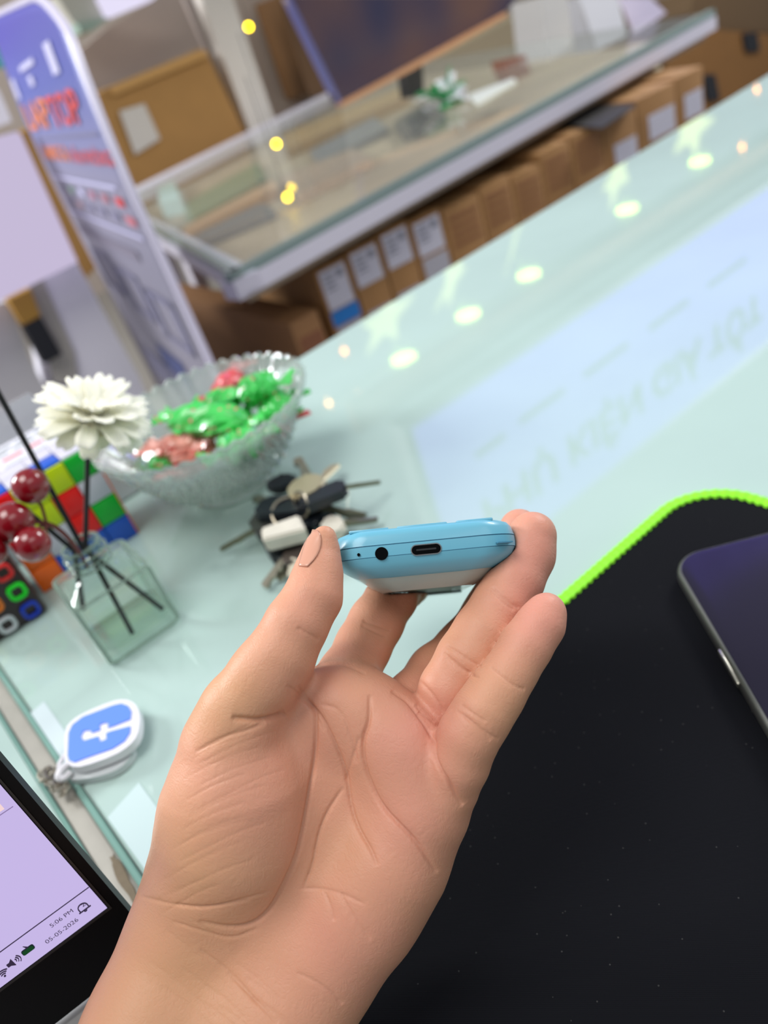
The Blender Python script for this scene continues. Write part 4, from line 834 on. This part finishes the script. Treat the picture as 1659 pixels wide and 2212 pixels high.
# white leaflet box behind the cubes
lb = thing('leaflet_box', 'flat white printed box behind the puzzle cubes at the left edge', 'box', (0.0, 0.59, 0))
boxo('box_body', (-0.01, 0.0, 0.025), (0.215, 0.095, 0.049), mat('white_card', (222, 222, 230), .4), lb, bevel=.0015)
m_bk = mat('grey_ink', (110, 124, 124), .6); m_rk = mat('red_ink', (216, 96, 106), .6)
for j, (yy, m_, n__) in enumerate(((.036, m_bk, 3), (.026, m_bk, 3), (.012, m_rk, 2), (-.004, m_bk, 3), (-.016, m_bk, 2))):
    rr = random.Random(j); x = -0.09
    while x < 0.06:
        w_ = rr.uniform(.008, .02); boxo('printed_line', (x + w_ / 2, yy, .0497), (w_, .0042 if m_ is m_rk else .0022, .0004), m_, lb, bevel=0); x += w_ + .004
m_acr = glass('acrylic', (214, 216, 222), .05, .3)
slab('acrylic_stand', [PY(*p, 0.66) for p in [(-30, 900), (58, 852), (100, 890), (150, 930), (60, 975), (-30, 1000)]], (0.002, .003, 0), m_acr)
tag(bpy.data.objects['acrylic_stand'], 'clear acrylic leaflet stand behind the white printed box', 'stand')
# ---------------------------------------------------------------- the phone held in the hand
ph_up = _u(np.array([-math.sin(math.radians(5.6)), math.cos(math.radians(5.6)), 0.0]))
ph_dir_c = _u(np.array([(905 - CX) / F, -(1318 - CY) / F, -1.0]))      # long axis, camera axes
ph_x_c = _u(np.cross(ph_dir_c, ph_up)); ph_z_c = np.cross(ph_x_c, ph_dir_c)
PHX, PHY, PHZ = R @ ph_x_c, R @ ph_dir_c, R @ ph_z_c                    # width, length (away), screen side up
PHO = PD(917, 1187, 0.221)                                             # centre of the lower end
PW, PL = 0.0545, 0.116
def phone_outline(w_, l0, l1, r, n=8):
    """rounded oblong in local xy; l0 near end, l1 far end"""
    out = []
    for sx, y0, sy, a0 in ((1, l1, 1, 0), (-1, l1, 1, 90), (-1, l0, -1, 180), (1, l0, -1, 270)):
        for i in range(n + 1):
            a = math.radians(a0 + 90 * i / n)
            out.append((sx * (w_ / 2 - r) + r * math.cos(a), y0 - sy * r + r * math.sin(a)))
    return out
def phone_ring(inset, z, near=0.0, rr=0.0105):
    return [(x, y, z) for x, y in phone_outline(PW - 2 * inset, inset * 0.55 + near, PL - inset * 0.55, max(rr - inset * 0.3, 0.004))]
m_blue = mat('phone_blue_plastic', (104, 176, 200), 0.36); m_blue.node_tree.nodes['Principled BSDF'].inputs['Coat Weight'].default_value = 0.15
m_seam = mat('phone_seam_shade', (66, 130, 158), 0.6)
m_back = mat('phone_back_painted_sheen', (150, 164, 158), 0.42); m_back.node_tree.nodes['Principled BSDF'].inputs['Coat Weight'].default_value = 0.6  # grey paints in the pale table mirrored by a blue back
m_black = mat('socket_black', (3, 4, 6), 0.6); m_black.node_tree.nodes['Principled BSDF'].inputs['Specular IOR Level'].default_value = 0.05
m_portrim = mat('port_liner', (120, 122, 124), 0.35, 0.6)
phone = thing('feature_phone', 'light blue button phone held edge on between thumb and fingers', 'phone')
frame(phone, PHO, PHX, PHY, PHZ)
# upper shell, seam, middle band, seam, lower tub
prof_up = [(0.0040, 0.0072), (0.0018, 0.0064), (0.0007, 0.0050), (0.0002, 0.0032), (0.0000, 0.0026)]
obj('upper_shell', loft([phone_ring(i_, z_) for i_, z_ in reversed(prof_up)]), m_blue, phone)
obj('seam', loft([phone_ring(0.0004, 0.0022), phone_ring(0.0004, 0.0027)]), m_seam, phone)
obj('middle_band', loft([phone_ring(0.0000, -0.0008), phone_ring(-0.0001, 0.0006), phone_ring(0.0, 0.0023)]), m_blue, phone)
obj('seam', loft([phone_ring(0.0003, -0.0011), phone_ring(0.0003, -0.0007)]), m_seam, phone)
tub = [(0.0090, -0.0072), (0.0066, -0.0064), (0.0042, -0.0052), (0.0024, -0.0040), (0.0011, -0.0028), (0.0001, -0.0010)]
obj('lower_shell', loft([phone_ring(i_, z_) for i_, z_ in tub]), m_blue, phone)
backp = [(0.0150, -0.0108), (0.0132, -0.0110), (0.0100, -0.0092), (0.0078, -0.0074), (0.0066, -0.0064)]
obj('back_cover', loft([phone_ring(i_, z_, 0.0005) for i_, z_ in backp]), m_back, phone)
# raised pane on the back and the speaker slits beside it
bm = bmesh.new(); prism(bm, rrect(0.0205, 0.030, 0.003, 4, 0.0032, 0.083), -0.0119, -0.0110); obj('camera_panel', bm, mat('smoked_glass', (120, 150, 150), 0.1), phone)
for k in range(6):
    sl = boxo('speaker_slit', (-0.0128 + k * 0.0022, 0.0995, -0.01125), (0.0010, 0.004, 0.0003), m_black, phone, bevel=0)
# keypad rows seen as low steps above the shell
for x0, x1 in ((-0.0216, -0.0098), (-0.0074, 0.0074), (0.0100, 0.0208)):
    for r_ in range(4):
        boxo('key_button', ((x0 + x1) / 2, 0.008 + r_ * 0.011, 0.0073), (x1 - x0, 0.0092, 0.0010), m_blue, phone, bevel=0.0004)
bm = bmesh.new(); prism(bm, rrect(0.040, 0.046, 0.003, 4, 0, 0.084), 0.0070, 0.0077); obj('display', bm, mat('phone_display', (16, 18, 24), 0.1), phone)
def on_end(x, z, r=0.0):   # the lower end face lies at local y ~ 0
    return (x, r, z)
# headphone jack, charging port, microphone hole, screw lines
def disc(name, x, z, rad, m_, d0=-0.00025, d1=0.004, parent=phone, n=28):
    ring = lambda y: [(x + rad * math.cos(2 * math.pi * i / n), y, z + rad * math.sin(2 * math.pi * i / n)) for i in range(n)]
    return obj(name, loft([ring(d0), ring(d1)]), m_, parent)
disc('headphone_jack', -0.0124, 0.0000, 0.00188, m_black)
disc('microphone_hole', -0.0190, 0.0003, 0.00045, m_black)
pr = lambda w_, h_, y: [(x + 0.0005, y, z + 0.0000) for x, z in rrect(w_, h_, h_ / 2 - 0.00001, 8)]
cport = obj('charging_port', loft([pr(0.0083, 0.0026, -0.00034), pr(0.0083, 0.0026, 0.003)]), m_black, phone)
obj('port_rim', loft([pr(0.0089, 0.0032, -0.00022), pr(0.0089, 0.0032, 0.003)]), m_portrim, cport)
obj('port_tongue', loft([pr(0.0058, 0.0005, -0.00045), pr(0.0058, 0.0005, 0.003)]), mat('port_tongue', (18, 20, 24), 0.4), cport)
boxo('pry_notch', (0.0228, 0.0012, -0.0001), (0.0046, 0.0030, 0.0004), m_seam, phone, bevel=0, rot=Matrix.Rotation(0.30, 3, 'Z'))
def phone_sdf(Pc):
    """rough distance to the phone body, points in camera axes"""
    o_ = np.array([(917 - CX) / F * 0.221, -(1187 - CY) / F * 0.221, -0.221])
    q = Pc - o_; x = np.abs(q @ ph_x_c); y = q @ ph_dir_c - PL / 2; z = q @ ph_z_c
    ins = np.clip((-0.0008 - z) / 0.0100, 0, 1) ** 1.6 * 0.0145
    ins = ins + np.clip((z - 0.0030) / 0.0042, 0, 1) ** 2 * 0.0040
    r = 0.0105
    dx = x - (PW / 2 - ins - r); dy = np.abs(y) - (PL / 2 - 0.55 * ins - r)
    d2 = np.hypot(np.maximum(dx, 0), np.maximum(dy, 0)) + np.minimum(np.maximum(dx, dy), 0) - r
    dz = np.maximum(z - 0.0074, -0.0111 - z)
    return np.maximum(d2, dz)
# ---------------------------------------------------------------- the hand: one continuous surface from a distance field
VOX = 0.0007
def cp(x, y, d): return np.array([(x - CX) * d / F, -(y - CY) * d / F, -d])
thumb = [(701, 1160, .2215, 25), (694, 1192, .2215, 37), (687, 1240, .219, 50), (676, 1290, .216, 60), (640, 1350, .213, 66), (604, 1420, .211, 73), (573, 1462, .211, 78), (520, 1535, .212, 84), (500, 1600, .214, 90)]
index = [(735, 1520, .226, 74), (752, 1465, .233, 66), (785, 1395, .243, 58), (812, 1345, .249, 57), (846, 1290, .256, 53), (868, 1262, .270, 53), (884, 1262, .288, 47)]
middle = [(850, 1590, .226, 66), (895, 1520, .236, 66), (945, 1455, .246, 62), (1000, 1400, .253, 56), (1050, 1320, .257, 46), (1092, 1230, .256, 45), (1122, 1142, .253, 43)]
ring = [(905, 1640, .228, 66), (952, 1560, .224, 66), (976, 1492, .2225, 68), (1013, 1425, .223, 68), (1048, 1368, .225, 66), (1081, 1310, .228, 60), (1111, 1255, .2315, 60), (1138, 1200, .235, 57), (1150, 1157, .236, 52)]
little = [(935, 1760, .216, 66), (965, 1700, .211, 64), (990, 1645, .208, 64), (1014, 1586, .206, 63), (1043, 1540, .206, 62), (1073, 1495, .208, 59), (1106, 1446, .210, 53), (1136, 1395, .212, 53), (1168, 1348, .214, 49), (1181, 1321, .215, 41)]
palm = [  # capsule pairs
    [(500, 1600, .214, 90), (515, 1690, .215, 135)], [(515, 1690, .215, 135), (510, 1790, .217, 155)], [(510, 1790, .217, 155), (462, 1930, .222, 140)],
    [(462, 1930, .222, 140), (395, 2070, .219, 126)], [(395, 2070, .219, 126), (330, 2230, .210, 130)], [(330, 2230, .210, 130), (150, 2650, .186, 175)],
    [(895, 1765, .2135, 84), (845, 1860, .214, 106)], [(845, 1860, .214, 106), (775, 1960, .215, 118)], [(775, 1960, .215, 118), (675, 2090, .215, 124)], [(675, 2090, .215, 124), (590, 2220, .210, 128)], [(590, 2220, .210, 128), (400, 2650, .188, 175)],
    [(500, 2180, .217, 140), (640, 1800, .228, 125)], [(640, 1800, .228, 125), (735, 1530, .224, 86)], [(640, 2000, .226, 120), (815, 1580, .224, 84)],
    [(680, 2050, .226, 120), (880, 1650, .221, 84)], [(820, 1900, .222, 90), (925, 1740, .216, 78)],
    [(735, 1520, .2215, 82), (800, 1555, .2205, 74)], [(800, 1555, .2205, 74), (868, 1620, .217, 80)], [(868, 1620, .217, 80), (908, 1730, .213, 78)],
    [(330, 2230, .211, 122), (590, 2220, .211, 122)], [(240, 2440, .198, 145), (500, 2440, .198, 145)],
    [(590, 1560, .222, 60), (700, 1560, .224, 66)],
]
lo = np.array([-0.116, -0.206, -0.300]); hi = np.array([0.064, 0.006, -0.160])
N = np.ceil((hi - lo) / VOX).astype(int)
gx = [lo[i] + VOX * np.arange(N[i]) for i in range(3)]
def cone_field(a, b, margin, out_shape=None):
    """signed distance to a tapered capsule inside its padded box -> (slices, values)"""
    pa, pb = cp(*a[:3]), cp(*b[:3]); ra, rb = a[3] * a[2] / F, b[3] * b[2] / F
    l_ = np.minimum(pa - ra, pb - rb) - margin; h_ = np.maximum(pa + ra, pb + rb) + margin
    i0 = np.clip(((l_ - lo) / VOX).astype(int), 0, N - 1); i1 = np.clip(((h_ - lo) / VOX).astype(int) + 2, 1, N)
    if (i1 <= i0).any(): return None
    X = gx[0][i0[0]:i1[0], None, None]; Y = gx[1][None, i0[1]:i1[1], None]; Z = gx[2][None, None, i0[2]:i1[2]]
    ba = pb - pa; L2 = ba.dot(ba)
    t = np.clip(((X - pa[0]) * ba[0] + (Y - pa[1]) * ba[1] + (Z - pa[2]) * ba[2]) / L2, 0, 1)
    t = t * 1.0
    d = np.sqrt((X - pa[0] - t * ba[0]) ** 2 + (Y - pa[1] - t * ba[1]) ** 2 + (Z - pa[2] - t * ba[2]) ** 2) - (ra + (rb - ra) * t)
    return tuple(slice(i0[i], i1[i]) for i in range(3)), d.astype(np.float32)
def smin(a, b, k):
    h = np.maximum(k - np.abs(a - b), 0) / k
    return np.minimum(a, b) - h * h * k * 0.25
BIG = 0.05
def chain_field(segs, k):
    f = np.full(N, BIG, np.float32)
    for a, b in segs:
        r = cone_field(a, b, 0.010)
        if r is None: continue
        s, d = r; f[s] = smin(f[s], d, k)
    return f
fp = chain_field([tuple(x) for x in palm], 0.009)
hand_f = fp.copy()
for ch, k in ((thumb, 0.0055), (index, 0.003), (middle, 0.0016), (ring, 0.0012), (little, 0.0018)):
    ff = chain_field(list(zip(ch[:-1], ch[1:])), 0.003)
    hand_f = np.minimum(hand_f, smin(fp, ff, k))
# keep the flesh out of the phone it holds
Gx, Gy, Gz = np.meshgrid(gx[0], gx[1], gx[2], indexing='ij')
near_phone = (Gy > cp(900, 1330, .22)[1] - 0.012)
idx = np.nonzero(near_phone & (hand_f < 0.004))
Pn = np.stack([Gx[idx], Gy[idx], Gz[idx]], 1)
hand_f[idx] = np.maximum(hand_f[idx], -phone_sdf(Pn).astype(np.float32) + 0.00005)
del Gx, Gy, Gz, near_phone, fp
def surface_nets(fld, lo_, vox):
    s = fld < 0
    c = np.zeros(tuple(n - 1 for n in fld.shape), np.int8)
    for dx in (0, 1):
        for dy in (0, 1):
            for dz in (0, 1):
                c += s[dx:fld.shape[0] - 1 + dx, dy:fld.shape[1] - 1 + dy, dz:fld.shape[2] - 1 + dz]
    cells = np.argwhere((c > 0) & (c < 8)); ids = np.full(c.shape, -1, np.int32); ids[tuple(cells.T)] = np.arange(len(cells))
    acc = np.zeros((len(cells), 3)); cnt = np.zeros(len(cells))
    corners = [(x, y, z) for x in (0, 1) for y in (0, 1) for z in (0, 1)]
    for i in range(8):
        for j in range(i + 1, 8):
            a, b = corners[i], corners[j]
            if sum(abs(p - q) for p, q in zip(a, b)) != 1: continue
            va = fld[tuple((cells + a).T)]; vb = fld[tuple((cells + b).T)]; m_ = (va < 0) != (vb < 0)
            t = np.where(m_, va / (va - vb + 1e-20), 0)
            p = np.array(a) + t[:, None] * (np.array(b) - np.array(a)); acc[m_] += p[m_]; cnt[m_] += 1
    V_ = lo_ + (cells + acc / cnt[:, None]) * vox
    faces = []
    for ax in range(3):
        o1, o2 = [k for k in range(3) if k != ax]
        sl0 = [slice(None)] * 3; sl1 = [slice(None)] * 3; sl0[ax] = slice(0, -1); sl1[ax] = slice(1, None)
        e = s[tuple(sl0)] != s[tuple(sl1)]; E_ = np.argwhere(e)
        E_ = E_[(E_[:, o1] > 0) & (E_[:, o2] > 0) & (E_[:, o1] < fld.shape[o1] - 1) & (E_[:, o2] < fld.shape[o2] - 1)]
        d1 = np.zeros(3, int); d1[o1] = 1; d2 = np.zeros(3, int); d2[o2] = 1
        q = [ids[tuple((E_ - x).T)] for x in (0 * d1, d1, d1 + d2, d2)]
        Q = np.stack(q, 1); ins = s[tuple(E_.T)]
        if ax == 1: ins = ~ins
        Q[ins] = Q[ins][:, ::-1]
        faces.append(Q[(Q >= 0).all(1)])
    return V_, np.concatenate(faces)[:, ::-1]
HV, HF = surface_nets(hand_f, lo, VOX); del hand_f
def raw_mesh(name, V_, F_):
    me = bpy.data.meshes.new(name); me.vertices.add(len(V_)); me.vertices.foreach_set('co', V_.astype(np.float32).ravel())
    me.loops.add(F_.size); me.loops.foreach_set('vertex_index', F_.astype(np.int32).ravel())
    me.polygons.add(len(F_)); me.polygons.foreach_set('loop_start', np.arange(0, F_.size, 4, dtype=np.int32)); me.polygons.foreach_set('loop_total', np.full(len(F_), 4, np.int32))
    me.update(calc_edges=True); return me
me = raw_mesh('hand', HV, HF)
tmp = bpy.data.objects.new('hand', me); COL.objects.link(tmp)
sm = tmp.modifiers.new('smooth', 'SMOOTH'); sm.factor = 0.5; sm.iterations = 2
sb = tmp.modifiers.new('fine', 'SUBSURF'); sb.levels = 1; sb.render_levels = 1
dg = bpy.context.evaluated_depsgraph_get(); me2 = bpy.data.meshes.new_from_object(tmp.evaluated_get(dg))
bpy.data.objects.remove(tmp); bpy.data.meshes.remove(me)
nv = len(me2.vertices); co_ = np.empty(nv * 3, np.float32); me2.vertices.foreach_get('co', co_); co_ = co_.reshape(-1, 3).astype(float)
no_ = np.empty(nv * 3, np.float32); me2.vertices.foreach_get('normal', no_); no_ = no_.reshape(-1, 3).astype(float)
if (no_ * (co_ - co_.mean(0))).sum() < 0:
    me2.flip_normals(); no_ = -no_
px = CX - F * co_[:, 0] / co_[:, 2]; py = CY + F * co_[:, 1] / co_[:, 2]
facing = np.clip((no_ * (-co_ / np.linalg.norm(co_, axis=1)[:, None])).sum(1), 0, 1)
# depth test so that a crease stays on the surface it belongs to
zb = np.full((560, 420), 1e9); ix = np.clip((px / 4).astype(int), 0, 419); iy = np.clip((py / 4).astype(int), 0, 559)
np.minimum.at(zb, (iy, ix), -co_[:, 2])
vis = (-co_[:, 2] < zb[iy, ix] + 0.003) & (facing > 0.05)
disp = np.zeros(nv)
def crease(pts, depth, width, it=2):
    """press a fold into the skin along a line; depth and width in mm, tapered at both ends"""
    pts = np.array(chaikin([np.array(p, float) for p in pts], it)); best = np.full(nv, 1e9); tt = np.zeros(nv)
    l_ = pts.min(0) - 40; h_ = pts.max(0) + 40
    sel = np.nonzero(vis & (px > l_[0]) & (px < h_[0]) & (py > l_[1]) & (py < h_[1]))[0]
    if not len(sel): return
    q = np.stack([px[sel], py[sel]], 1); b = np.full(len(sel), 1e9); t_ = np.zeros(len(sel)); m_ = len(pts) - 1
    for i in range(m_):
        a, e = pts[i], pts[i + 1]; ab = e - a; u_ = np.clip(((q - a) @ ab) / max(ab @ ab, 1e-9), 0, 1)
        d = np.hypot(*(q - a - u_[:, None] * ab).T); k = d < b; b[k] = d[k]; t_[k] = (i + u_[k]) / m_
    mm = b / 7.9                                   # px to mm at the hand's distance
    taper = np.clip(np.minimum(t_, 1 - t_) * 5, 0, 1) ** 0.7
    g = depth * taper * (np.exp(-(mm / width) ** 2) * 0.8 + 0.30 * np.exp(-(mm / (width * 3.6)) ** 2))
    disp[sel] -= g * 0.001
MAJOR = [
    ([(640, 1505), (677, 1524), (682, 1571), (680, 1644), (667, 1732), (656, 1794), (641, 1856), (615, 1913), (584, 1970), (542, 2001), (490, 2005), (428, 1991)], .9, .55),
    ([(645, 1480), (672, 1524), (698, 1555), (729, 1618), (750, 1680), (757, 1742), (775, 1794), (801, 1835), (815, 1870)], .75, .45),
    ([(742, 1700), (703, 1758), (685, 1815), (677, 1866), (656, 1918)], .55, .42),
    ([(799, 1500), (799, 1555), (781, 1597), (783, 1644), (796, 1690), (822, 1742), (869, 1789), (900, 1820), (945, 1885)], .95, .52),
    ([(845, 1492), (880, 1510), (900, 1535), (925, 1570), (936, 1597), (936, 1633), (950, 1665), (967, 1690), (985, 1722), (1000, 1740)], .9, .5),
    ([(618, 1543), (600, 1549), (575, 1556), (540, 1556), (500, 1550)], 1.1, .7),
    ([(575, 1562), (530, 1580), (480, 1592), (420, 1625)], .4, .5),
    ([(905, 1470), (925, 1490), (945, 1515), (958, 1545)], .3, .5),
]
FINE = [
    [(1058, 1440), (1085, 1460), (1110, 1480), (1135, 1490)], [(985, 1535), (1015, 1555), (1045, 1580), (1078, 1598)], [(995, 1522), (1020, 1540), (1050, 1560)], [(1000, 1545), (1030, 1570), (1060, 1600)],
    [(1062, 1268), (1080, 1285), (1105, 1305), (1125, 1315)], [(1060, 1275), (1085, 1300), (1112, 1318)], [(962, 1395), (990, 1410), (1015, 1428), (1040, 1440)], [(958, 1410), (985, 1432), (1010, 1452), (1035, 1465)], [(965, 1420), (990, 1443), (1025, 1458)],
    [(905, 1535), (920, 1550), (935, 1575)], [(898, 1520), (915, 1540), (940, 1560)],
    [(642, 1355), (665, 1368), (690, 1382)],
    [(780, 1350), (805, 1362), (835, 1375)], [(783, 1340), (812, 1350), (845, 1362)], [(685, 1436), (740, 1432), (790, 1455)],
    [(300, 1935), (360, 1952), (440, 1965), (520, 1945), (584, 1925)], [(646, 1920), (690, 1918), (740, 1930), (790, 1955)], [(377, 1955), (450, 1962), (540, 1945)],
    [(490, 2100), (537, 2147), (570, 2180), (600, 2212)], [(430, 2050), (500, 2100), (560, 2170)], [(618, 1480), (650, 1500), (675, 1535), (700, 1580)],
    [(560, 2005), (500, 2030), (430, 2010), (370, 1990)], [(700, 1925), (715, 1960), (722, 1990)], [(735, 1930), (760, 1975), (800, 2030)], [(640, 2100), (700, 2130), (740, 2170)],
    [(690, 1520), (735, 1530), (760, 1590), (770, 1650)], [(776, 1590), (760, 1640), (745, 1690)],
]
rng = np.random.RandomState(3)
for pts, d, w_ in MAJOR: crease(pts, d * 1.25, w_)
for pts in FINE: crease(pts, .34, .38)
for k in range(17):                               # fan of wrinkles over the thumb ball
    y0 = 1600 + k * 23 + rng.uniform(-7, 7); x0 = 415 - (y0 - 1600) * .26 + rng.uniform(0, 50)
    L = rng.uniform(110, 220); rise = rng.uniform(.32, .42)
    crease([(x0, y0 + 12), (x0 + L * .35, y0 - L * .12), (x0 + L * .7, y0 - L * rise * .75), (x0 + L, y0 - L * rise)], rng.uniform(.05, .15), .34)
for k in range(12):                               # wrist wrinkles
    x0 = rng.uniform(300, 560); y0 = rng.uniform(1970, 2190); L = rng.uniform(70, 150)
    crease([(x0, y0), (x0 + L * .5, y0 + L * .35), (x0 + L, y0 + L * .85)], .12, .4)
co_ += no_ * disp[:, None]
me2.vertices.foreach_set('co', ((co_ @ R.T) + CAM).astype(np.float32).ravel()); me2.update()
me2.polygons.foreach_set('use_smooth', [True] * len(me2.polygons))
# skin tone varies over a real hand: redder finger pads and mounds, tanner back of thumb and wrist
def blob(x, y, r): return np.exp(-(((px - x) ** 2 + (py - y) ** 2) / r ** 2))
red = 0.42 + 0.6 * blob(1180, 1330, 90) + .55 * blob(1150, 1170, 110) + .35 * blob(880, 1600, 110) + .3 * blob(960, 1540, 90) + .38 * blob(780, 2100, 190) + .25 * blob(560, 1700, 150) + .22 * blob(700, 1280, 90) + .3 * blob(900, 1780, 120) + .25 * blob(640, 1500, 110)
red -= .55 * blob(300, 2180, 260) + .5 * blob(480, 1500, 130) + .4 * blob(360, 1850, 130) + .25 * blob(1060, 1530, 80) + .12 * blob(760, 1850, 130)
red = np.clip(red, 0, 1)
at = me2.attributes.new('flush', 'FLOAT', 'POINT'); at.data.foreach_set('value', red.astype(np.float32))
m_skin = bpy.data.materials.new('skin'); m_skin.use_nodes = True
nt = m_skin.node_tree; b = nt.nodes['Principled BSDF']
an = nt.nodes.new('ShaderNodeAttribute'); an.attribute_name = 'flush'
mx = nt.nodes.new('ShaderNodeMix'); mx.data_type = 'RGBA'; mx.inputs['A'].default_value = (*srgb((204, 154, 118)), 1); mx.inputs['B'].default_value = (*srgb((211, 146, 126)), 1)
nz = nt.nodes.new('ShaderNodeTexNoise'); nz.inputs['Scale'].default_value = 70; nz.inputs['Detail'].default_value = 5
tc = nt.nodes.new('ShaderNodeTexCoord'); nt.links.new(tc.outputs['Object'], nz.inputs['Vector'])
ad = nt.nodes.new('ShaderNodeMath'); ad.operation = 'MULTIPLY_ADD'; ad.inputs[1].default_value = 0.5; nt.links.new(nz.outputs['Fac'], ad.inputs[0])
sb_ = nt.nodes.new('ShaderNodeMath'); sb_.operation = 'SUBTRACT'; sb_.inputs[1].default_value = 0.25; nt.links.new(an.outputs['Fac'], sb_.inputs[0]); nt.links.new(sb_.outputs[0], ad.inputs[2])
nt.links.new(ad.outputs[0], mx.inputs['Factor']); nt.links.new(mx.outputs['Result'], b.inputs['Base Color'])
b.inputs['Roughness'].default_value = 0.48; b.inputs['Specular IOR Level'].default_value = 0.35
b.inputs['Subsurface Weight'].default_value = 0.25; b.inputs['Subsurface Radius'].default_value = (1.0, 0.35, 0.2); b.inputs['Subsurface Scale'].default_value = 0.003
# papillary ridges and pores
wv = nt.nodes.new('ShaderNodeTexWave'); wv.inputs['Scale'].default_value = 330; wv.inputs['Distortion'].default_value = 40; wv.inputs['Detail'].default_value = 2; wv.inputs['Detail Scale'].default_value = 0.35; nt.links.new(tc.outputs['Object'], wv.inputs['Vector'])
n2 = nt.nodes.new('ShaderNodeTexNoise'); n2.inputs['Scale'].default_value = 650; n2.inputs['Detail'].default_value = 6; nt.links.new(tc.outputs['Object'], n2.inputs['Vector'])
b1 = nt.nodes.new('ShaderNodeBump'); b1.inputs['Strength'].default_value = 0.07; b1.inputs['Distance'].default_value = 0.0003; nt.links.new(wv.outputs['Fac'], b1.inputs['Height'])
b2 = nt.nodes.new('ShaderNodeBump'); b2.inputs['Strength'].default_value = 0.3; b2.inputs['Distance'].default_value = 0.0004; nt.links.new(n2.outputs['Fac'], b2.inputs['Height']); nt.links.new(b1.outputs[0], b2.inputs['Normal'])
vc = nt.nodes.new('ShaderNodeTexVoronoi'); vc.feature = 'DISTANCE_TO_EDGE'; vc.inputs['Scale'].default_value = 780
dn = nt.nodes.new('ShaderNodeTexNoise'); dn.inputs['Scale'].default_value = 260; nt.links.new(tc.outputs['Object'], dn.inputs['Vector'])
va = nt.nodes.new('ShaderNodeVectorMath'); va.operation = 'MULTIPLY_ADD'; va.inputs[1].default_value = (0.0022, 0.0022, 0.0022); nt.links.new(dn.outputs['Color'], va.inputs[0]); nt.links.new(tc.outputs['Object'], va.inputs[2]); nt.links.new(va.outputs[0], vc.inputs['Vector'])
mn = nt.nodes.new('ShaderNodeMath'); mn.operation = 'MINIMUM'; mn.inputs[1].default_value = 0.16; nt.links.new(vc.outputs['Distance'], mn.inputs[0])
b3 = nt.nodes.new('ShaderNodeBump'); b3.inputs['Strength'].default_value = 0.22; b3.inputs['Distance'].default_value = 0.0006; nt.links.new(mn.outputs[0], b3.inputs['Height']); nt.links.new(b2.outputs[0], b3.inputs['Normal'])
nt.links.new(b3.outputs[0], b.inputs['Normal'])
me2.materials.append(m_skin); me2.name = 'hand'
hand = bpy.data.objects.new('hand', me2); COL.objects.link(hand)
tag(hand, 'bare left hand, palm to the viewer, fingertips and thumb gripping the blue phone', 'hand')
# thumbnail: a curved plate on the left flank of the thumb tip
def nail():
    rows = []
    edge_out = [(678, 1138), (668, 1158), (662, 1180), (656, 1202), (651, 1222)]
    edge_in = [(686, 1143), (694, 1160), (692, 1183), (682, 1204), (664, 1221)]
    for (a, c) in zip(edge_out, edge_in):
        rows.append([(a[0] + (c[0] - a[0]) * t, a[1] + (c[1] - a[1]) * t) for t in np.linspace(0, 1, 7)])
    return rows
# thumbnail: curved plate on the left flank of the thumb tip
nv_ = []
rows_ = []
for k, (a, c) in enumerate(zip([(674, 1139), (663, 1158), (656, 1180), (650, 1202), (645, 1223)], [(684, 1141), (694, 1158), (693, 1182), (683, 1204), (664, 1224)])):
    rows_.append([(a[0] + (c[0] - a[0]) * t, a[1] + (c[1] - a[1]) * t) for t in np.linspace(0, 1, 9)])
from mathutils.bvhtree import BVHTree
bv = BVHTree.FromPolygons([tuple(v.co) for v in me2.vertices], [tuple(p.vertices) for p in me2.polygons])
grid = []; ok = True
for r_ in chaikin([np.array(sum(map(list, rr_), [])) for rr_ in rows_], 1):
    pts = r_.reshape(-1, 2); line = []
    for (x, y) in pts:
        d_ = ray(x, y); hit = bv.ray_cast(Vector(CAM.tolist()), Vector(_u(d_).tolist()))
        if hit[0] is None: line.append(None)
        else: line.append(np.array(hit[0]) + _u(CAM - np.array(hit[0])) * 0.00035)
    last = None
    for i in range(len(line) - 1, -1, -1):
        if line[i] is None: line[i] = last + (R @ np.array([-0.0002, 0, -0.0007])) if last is not None else None
        last = line[i]
    if line[0] is not None and line[-1] is not None: grid.append(line)
v = [tuple(p) for l in grid for p in l]; n9 = len(grid[0]); f = [(j * n9 + i, j * n9 + i + 1, (j + 1) * n9 + i + 1, (j + 1) * n9 + i) for j in range(len(grid) - 1) for i in range(n9 - 1)]
m_nail = mat('nail', (206, 152, 128), 0.25); m_nail.node_tree.nodes['Principled BSDF'].inputs['Coat Weight'].default_value = .1
nl = obj('thumbnail', (v, f), m_nail, hand); s_ = nl.modifiers.new('t', 'SOLIDIFY'); s_.thickness = .0004; s_.offset = 0
